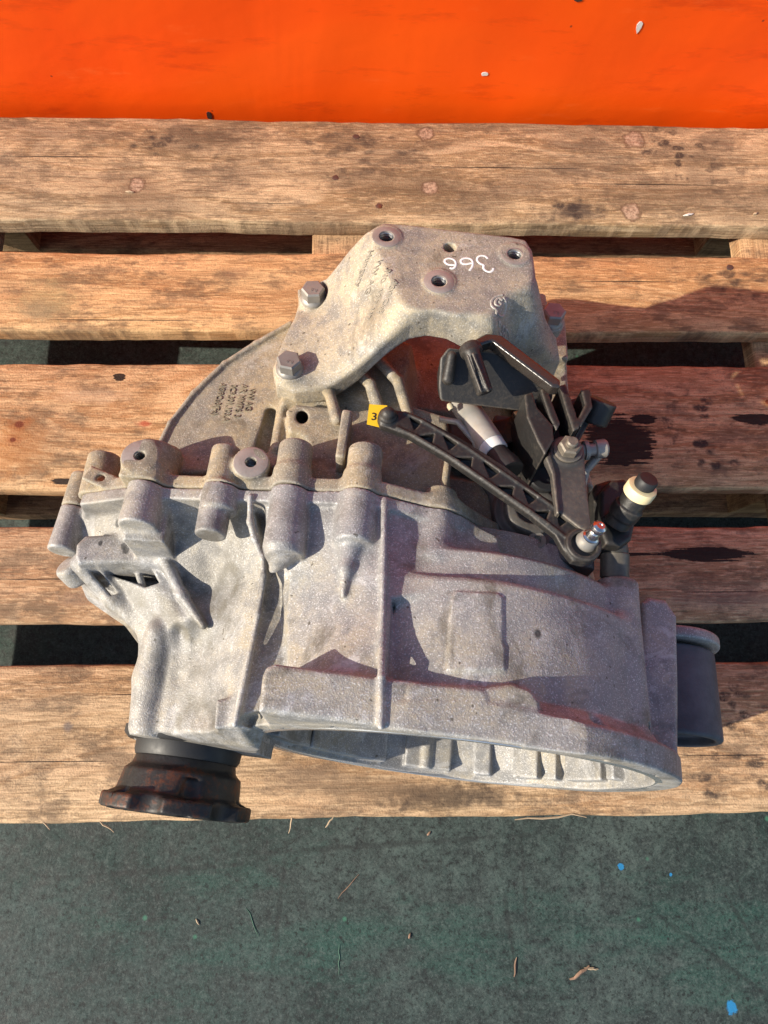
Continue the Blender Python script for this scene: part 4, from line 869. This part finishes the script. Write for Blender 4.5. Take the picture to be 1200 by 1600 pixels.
# pivot bush, rusty stop block, retaining clip between the levers
turned('pivot_bush', T(846, 742, 100), (0.15, -.2, 1), [(0, 15), (8, 15), (9, 14), (9, 9.5), (6, 9), (6, 4)], MAT_RUBBER, gb)
f = Field((-20, 170, 70), (45, 250, 125), 1.0)
f.box(T(800, 690, 100), (13, 17, 8), ax=[[.9,.4,0],[-.4,.9,0],[0,0,1]], rd=1.5, k=0); f.box(T(815, 668, 106), (6, 10, 10), ax=[[.9,.4,0],[-.4,.9,0],[0,0,1]], rd=1.5, k=2); f.cyl(T(798, 700, 120), T(798, 700, 96), 4, rd=.2, k=1, sub=True)
sdf_obj('stop_block', f, simple('rusty_steel', (.10, .06, .04), .7, .3, var=.4, bump=.5, scale=300, rust=(.45, (.20, .075, .03))), gb)
bm = bmesh.new(); gtube(bm, [T(890, 745, 128), T(884, 775, 122), T(880, 810, 116), T(884, 840, 112)], [2.6, 2.6, 2.4, 2.2], 10); from_bm('shift_rod', bm, MAT_STEEL, gb)
bm = bmesh.new(); gtube(bm, [T(690, 655, 112), T(716, 660, 122), T(742, 690, 120), T(750, 725, 112)], 2.4, 10); from_bm('breather_pipe', bm, MAT_STEEL, gb)
# ribbed black selector weight
f = Field((5, 165, 90), (95, 262, 170), .9)
f.prism(gpoly(((826, 655), (850, 640), (912, 618), (926, 650), (905, 690), (850, 712), (838, 690)), 128), 95, 130, rd=2, k=0)
for rp in (((818, 620), (830, 616), (838, 640), (862, 668), (864, 690), (850, 714), (838, 692), (822, 655)), ((843, 612), (852, 608), (866, 645), (874, 665), (868, 676), (857, 655)), ((872, 606), (882, 603), (898, 648), (904, 672), (894, 677), (885, 650)), ((906, 612), (920, 610), (924, 640), (906, 670), (899, 662), (912, 636))):
    f.prism(gpoly(rp, 148), 100, 151, rd=.8, k=1)
f.cyl(T(925, 660, 125), T(942, 625, 138), 11, rd=1.5, k=2)
sdf_obj('selector_weight', f, MAT_BLACK, gb)
# clevis pin at the right and the wire that follows it
turned('clevis_pin', T(905, 705, 132), T(948, 700, 134)-T(905, 705, 132), [(0, 5), (3, 5), (3.3, 7), (6, 7), (6.3, 4.5), (11, 4.5), (11.5, 6.6), (18, 6.8), (19.5, 5.6)], MAT_STEEL, gb)
bm = bmesh.new(); gtube(bm, [T(938, 708, 126), T(915, 735, 120), T(908, 770, 116), T(915, 800, 112)], [3.4, 3.2, 2.8, 2.6], 10); from_bm('shift_rod', bm, MAT_STEEL, gb)
# --- sender with its hose stub on the right
q0, q1 = T(960, 908, 84), T(961, 848, 92); ax_ = q1-q0; L_ = np.linalg.norm(ax_)
sn = turned('sender_base', q0, ax_, [(0, 9.4), (2.4, 9.6), (2.6, 10.2), (L_*.7, 10.2), (L_*.7+.6, 9.6), (L_*.8, 9.6), (L_, 8.4)], simple('sender_black', (.045, .042, .038), .45, .1, var=.3, dust=(.55, (.15, .125, .09), .6), edge=(.16, .14, .11)), gb)
f = Field((80, 105, 70), (150, 225, 165), .9)
f.prism(gpoly(((938, 770), (952, 752), (975, 750), (990, 775), (992, 815), (985, 845), (968, 856), (945, 852), (936, 830)), 105), 78, 108, rd=3, k=0)
f.prism(gpoly(((924, 775), (932, 755), (955, 748), (965, 760), (958, 800), (930, 815)), 98), 66, 99, rd=4, k=2)
f.cyl(T(962, 820, 110), T(1000, 768, 134), 9.0, rd=1, k=3); f.cyl(T(972, 806, 116), T(984, 790, 124), 10.6, rd=.8, k=1)
sdf_obj('sender_body', f, MAT_BLACK, sn)
q0, q1 = T(996, 772, 132), T(1013, 749, 146); ax_ = q1-q0; L_ = np.linalg.norm(ax_)
bm = bmesh.new(); glathe(bm, q0, ax_, [(0, 9.4), (.6, 10.5), (L_*.42, 10.5), (L_*.46, 10.2), (L_*.52, 9.9), (L_*.55, 8)], 40); 
from_bm('cream_collar', bm, simple('cream_plastic', (.74, .62, .36), .5, var=.12, bump=.15), sn)
turned('hose_cap', q0, ax_, [(L_*.4, 6.6), (L_*.62, 6.6), (L_*.64, 7.2), (L_*.95, 7.2), (L_*1.05, 6.2), (L_*1.07, 4)], MAT_RUBBER, sn)
print('all', time.time()-T0)
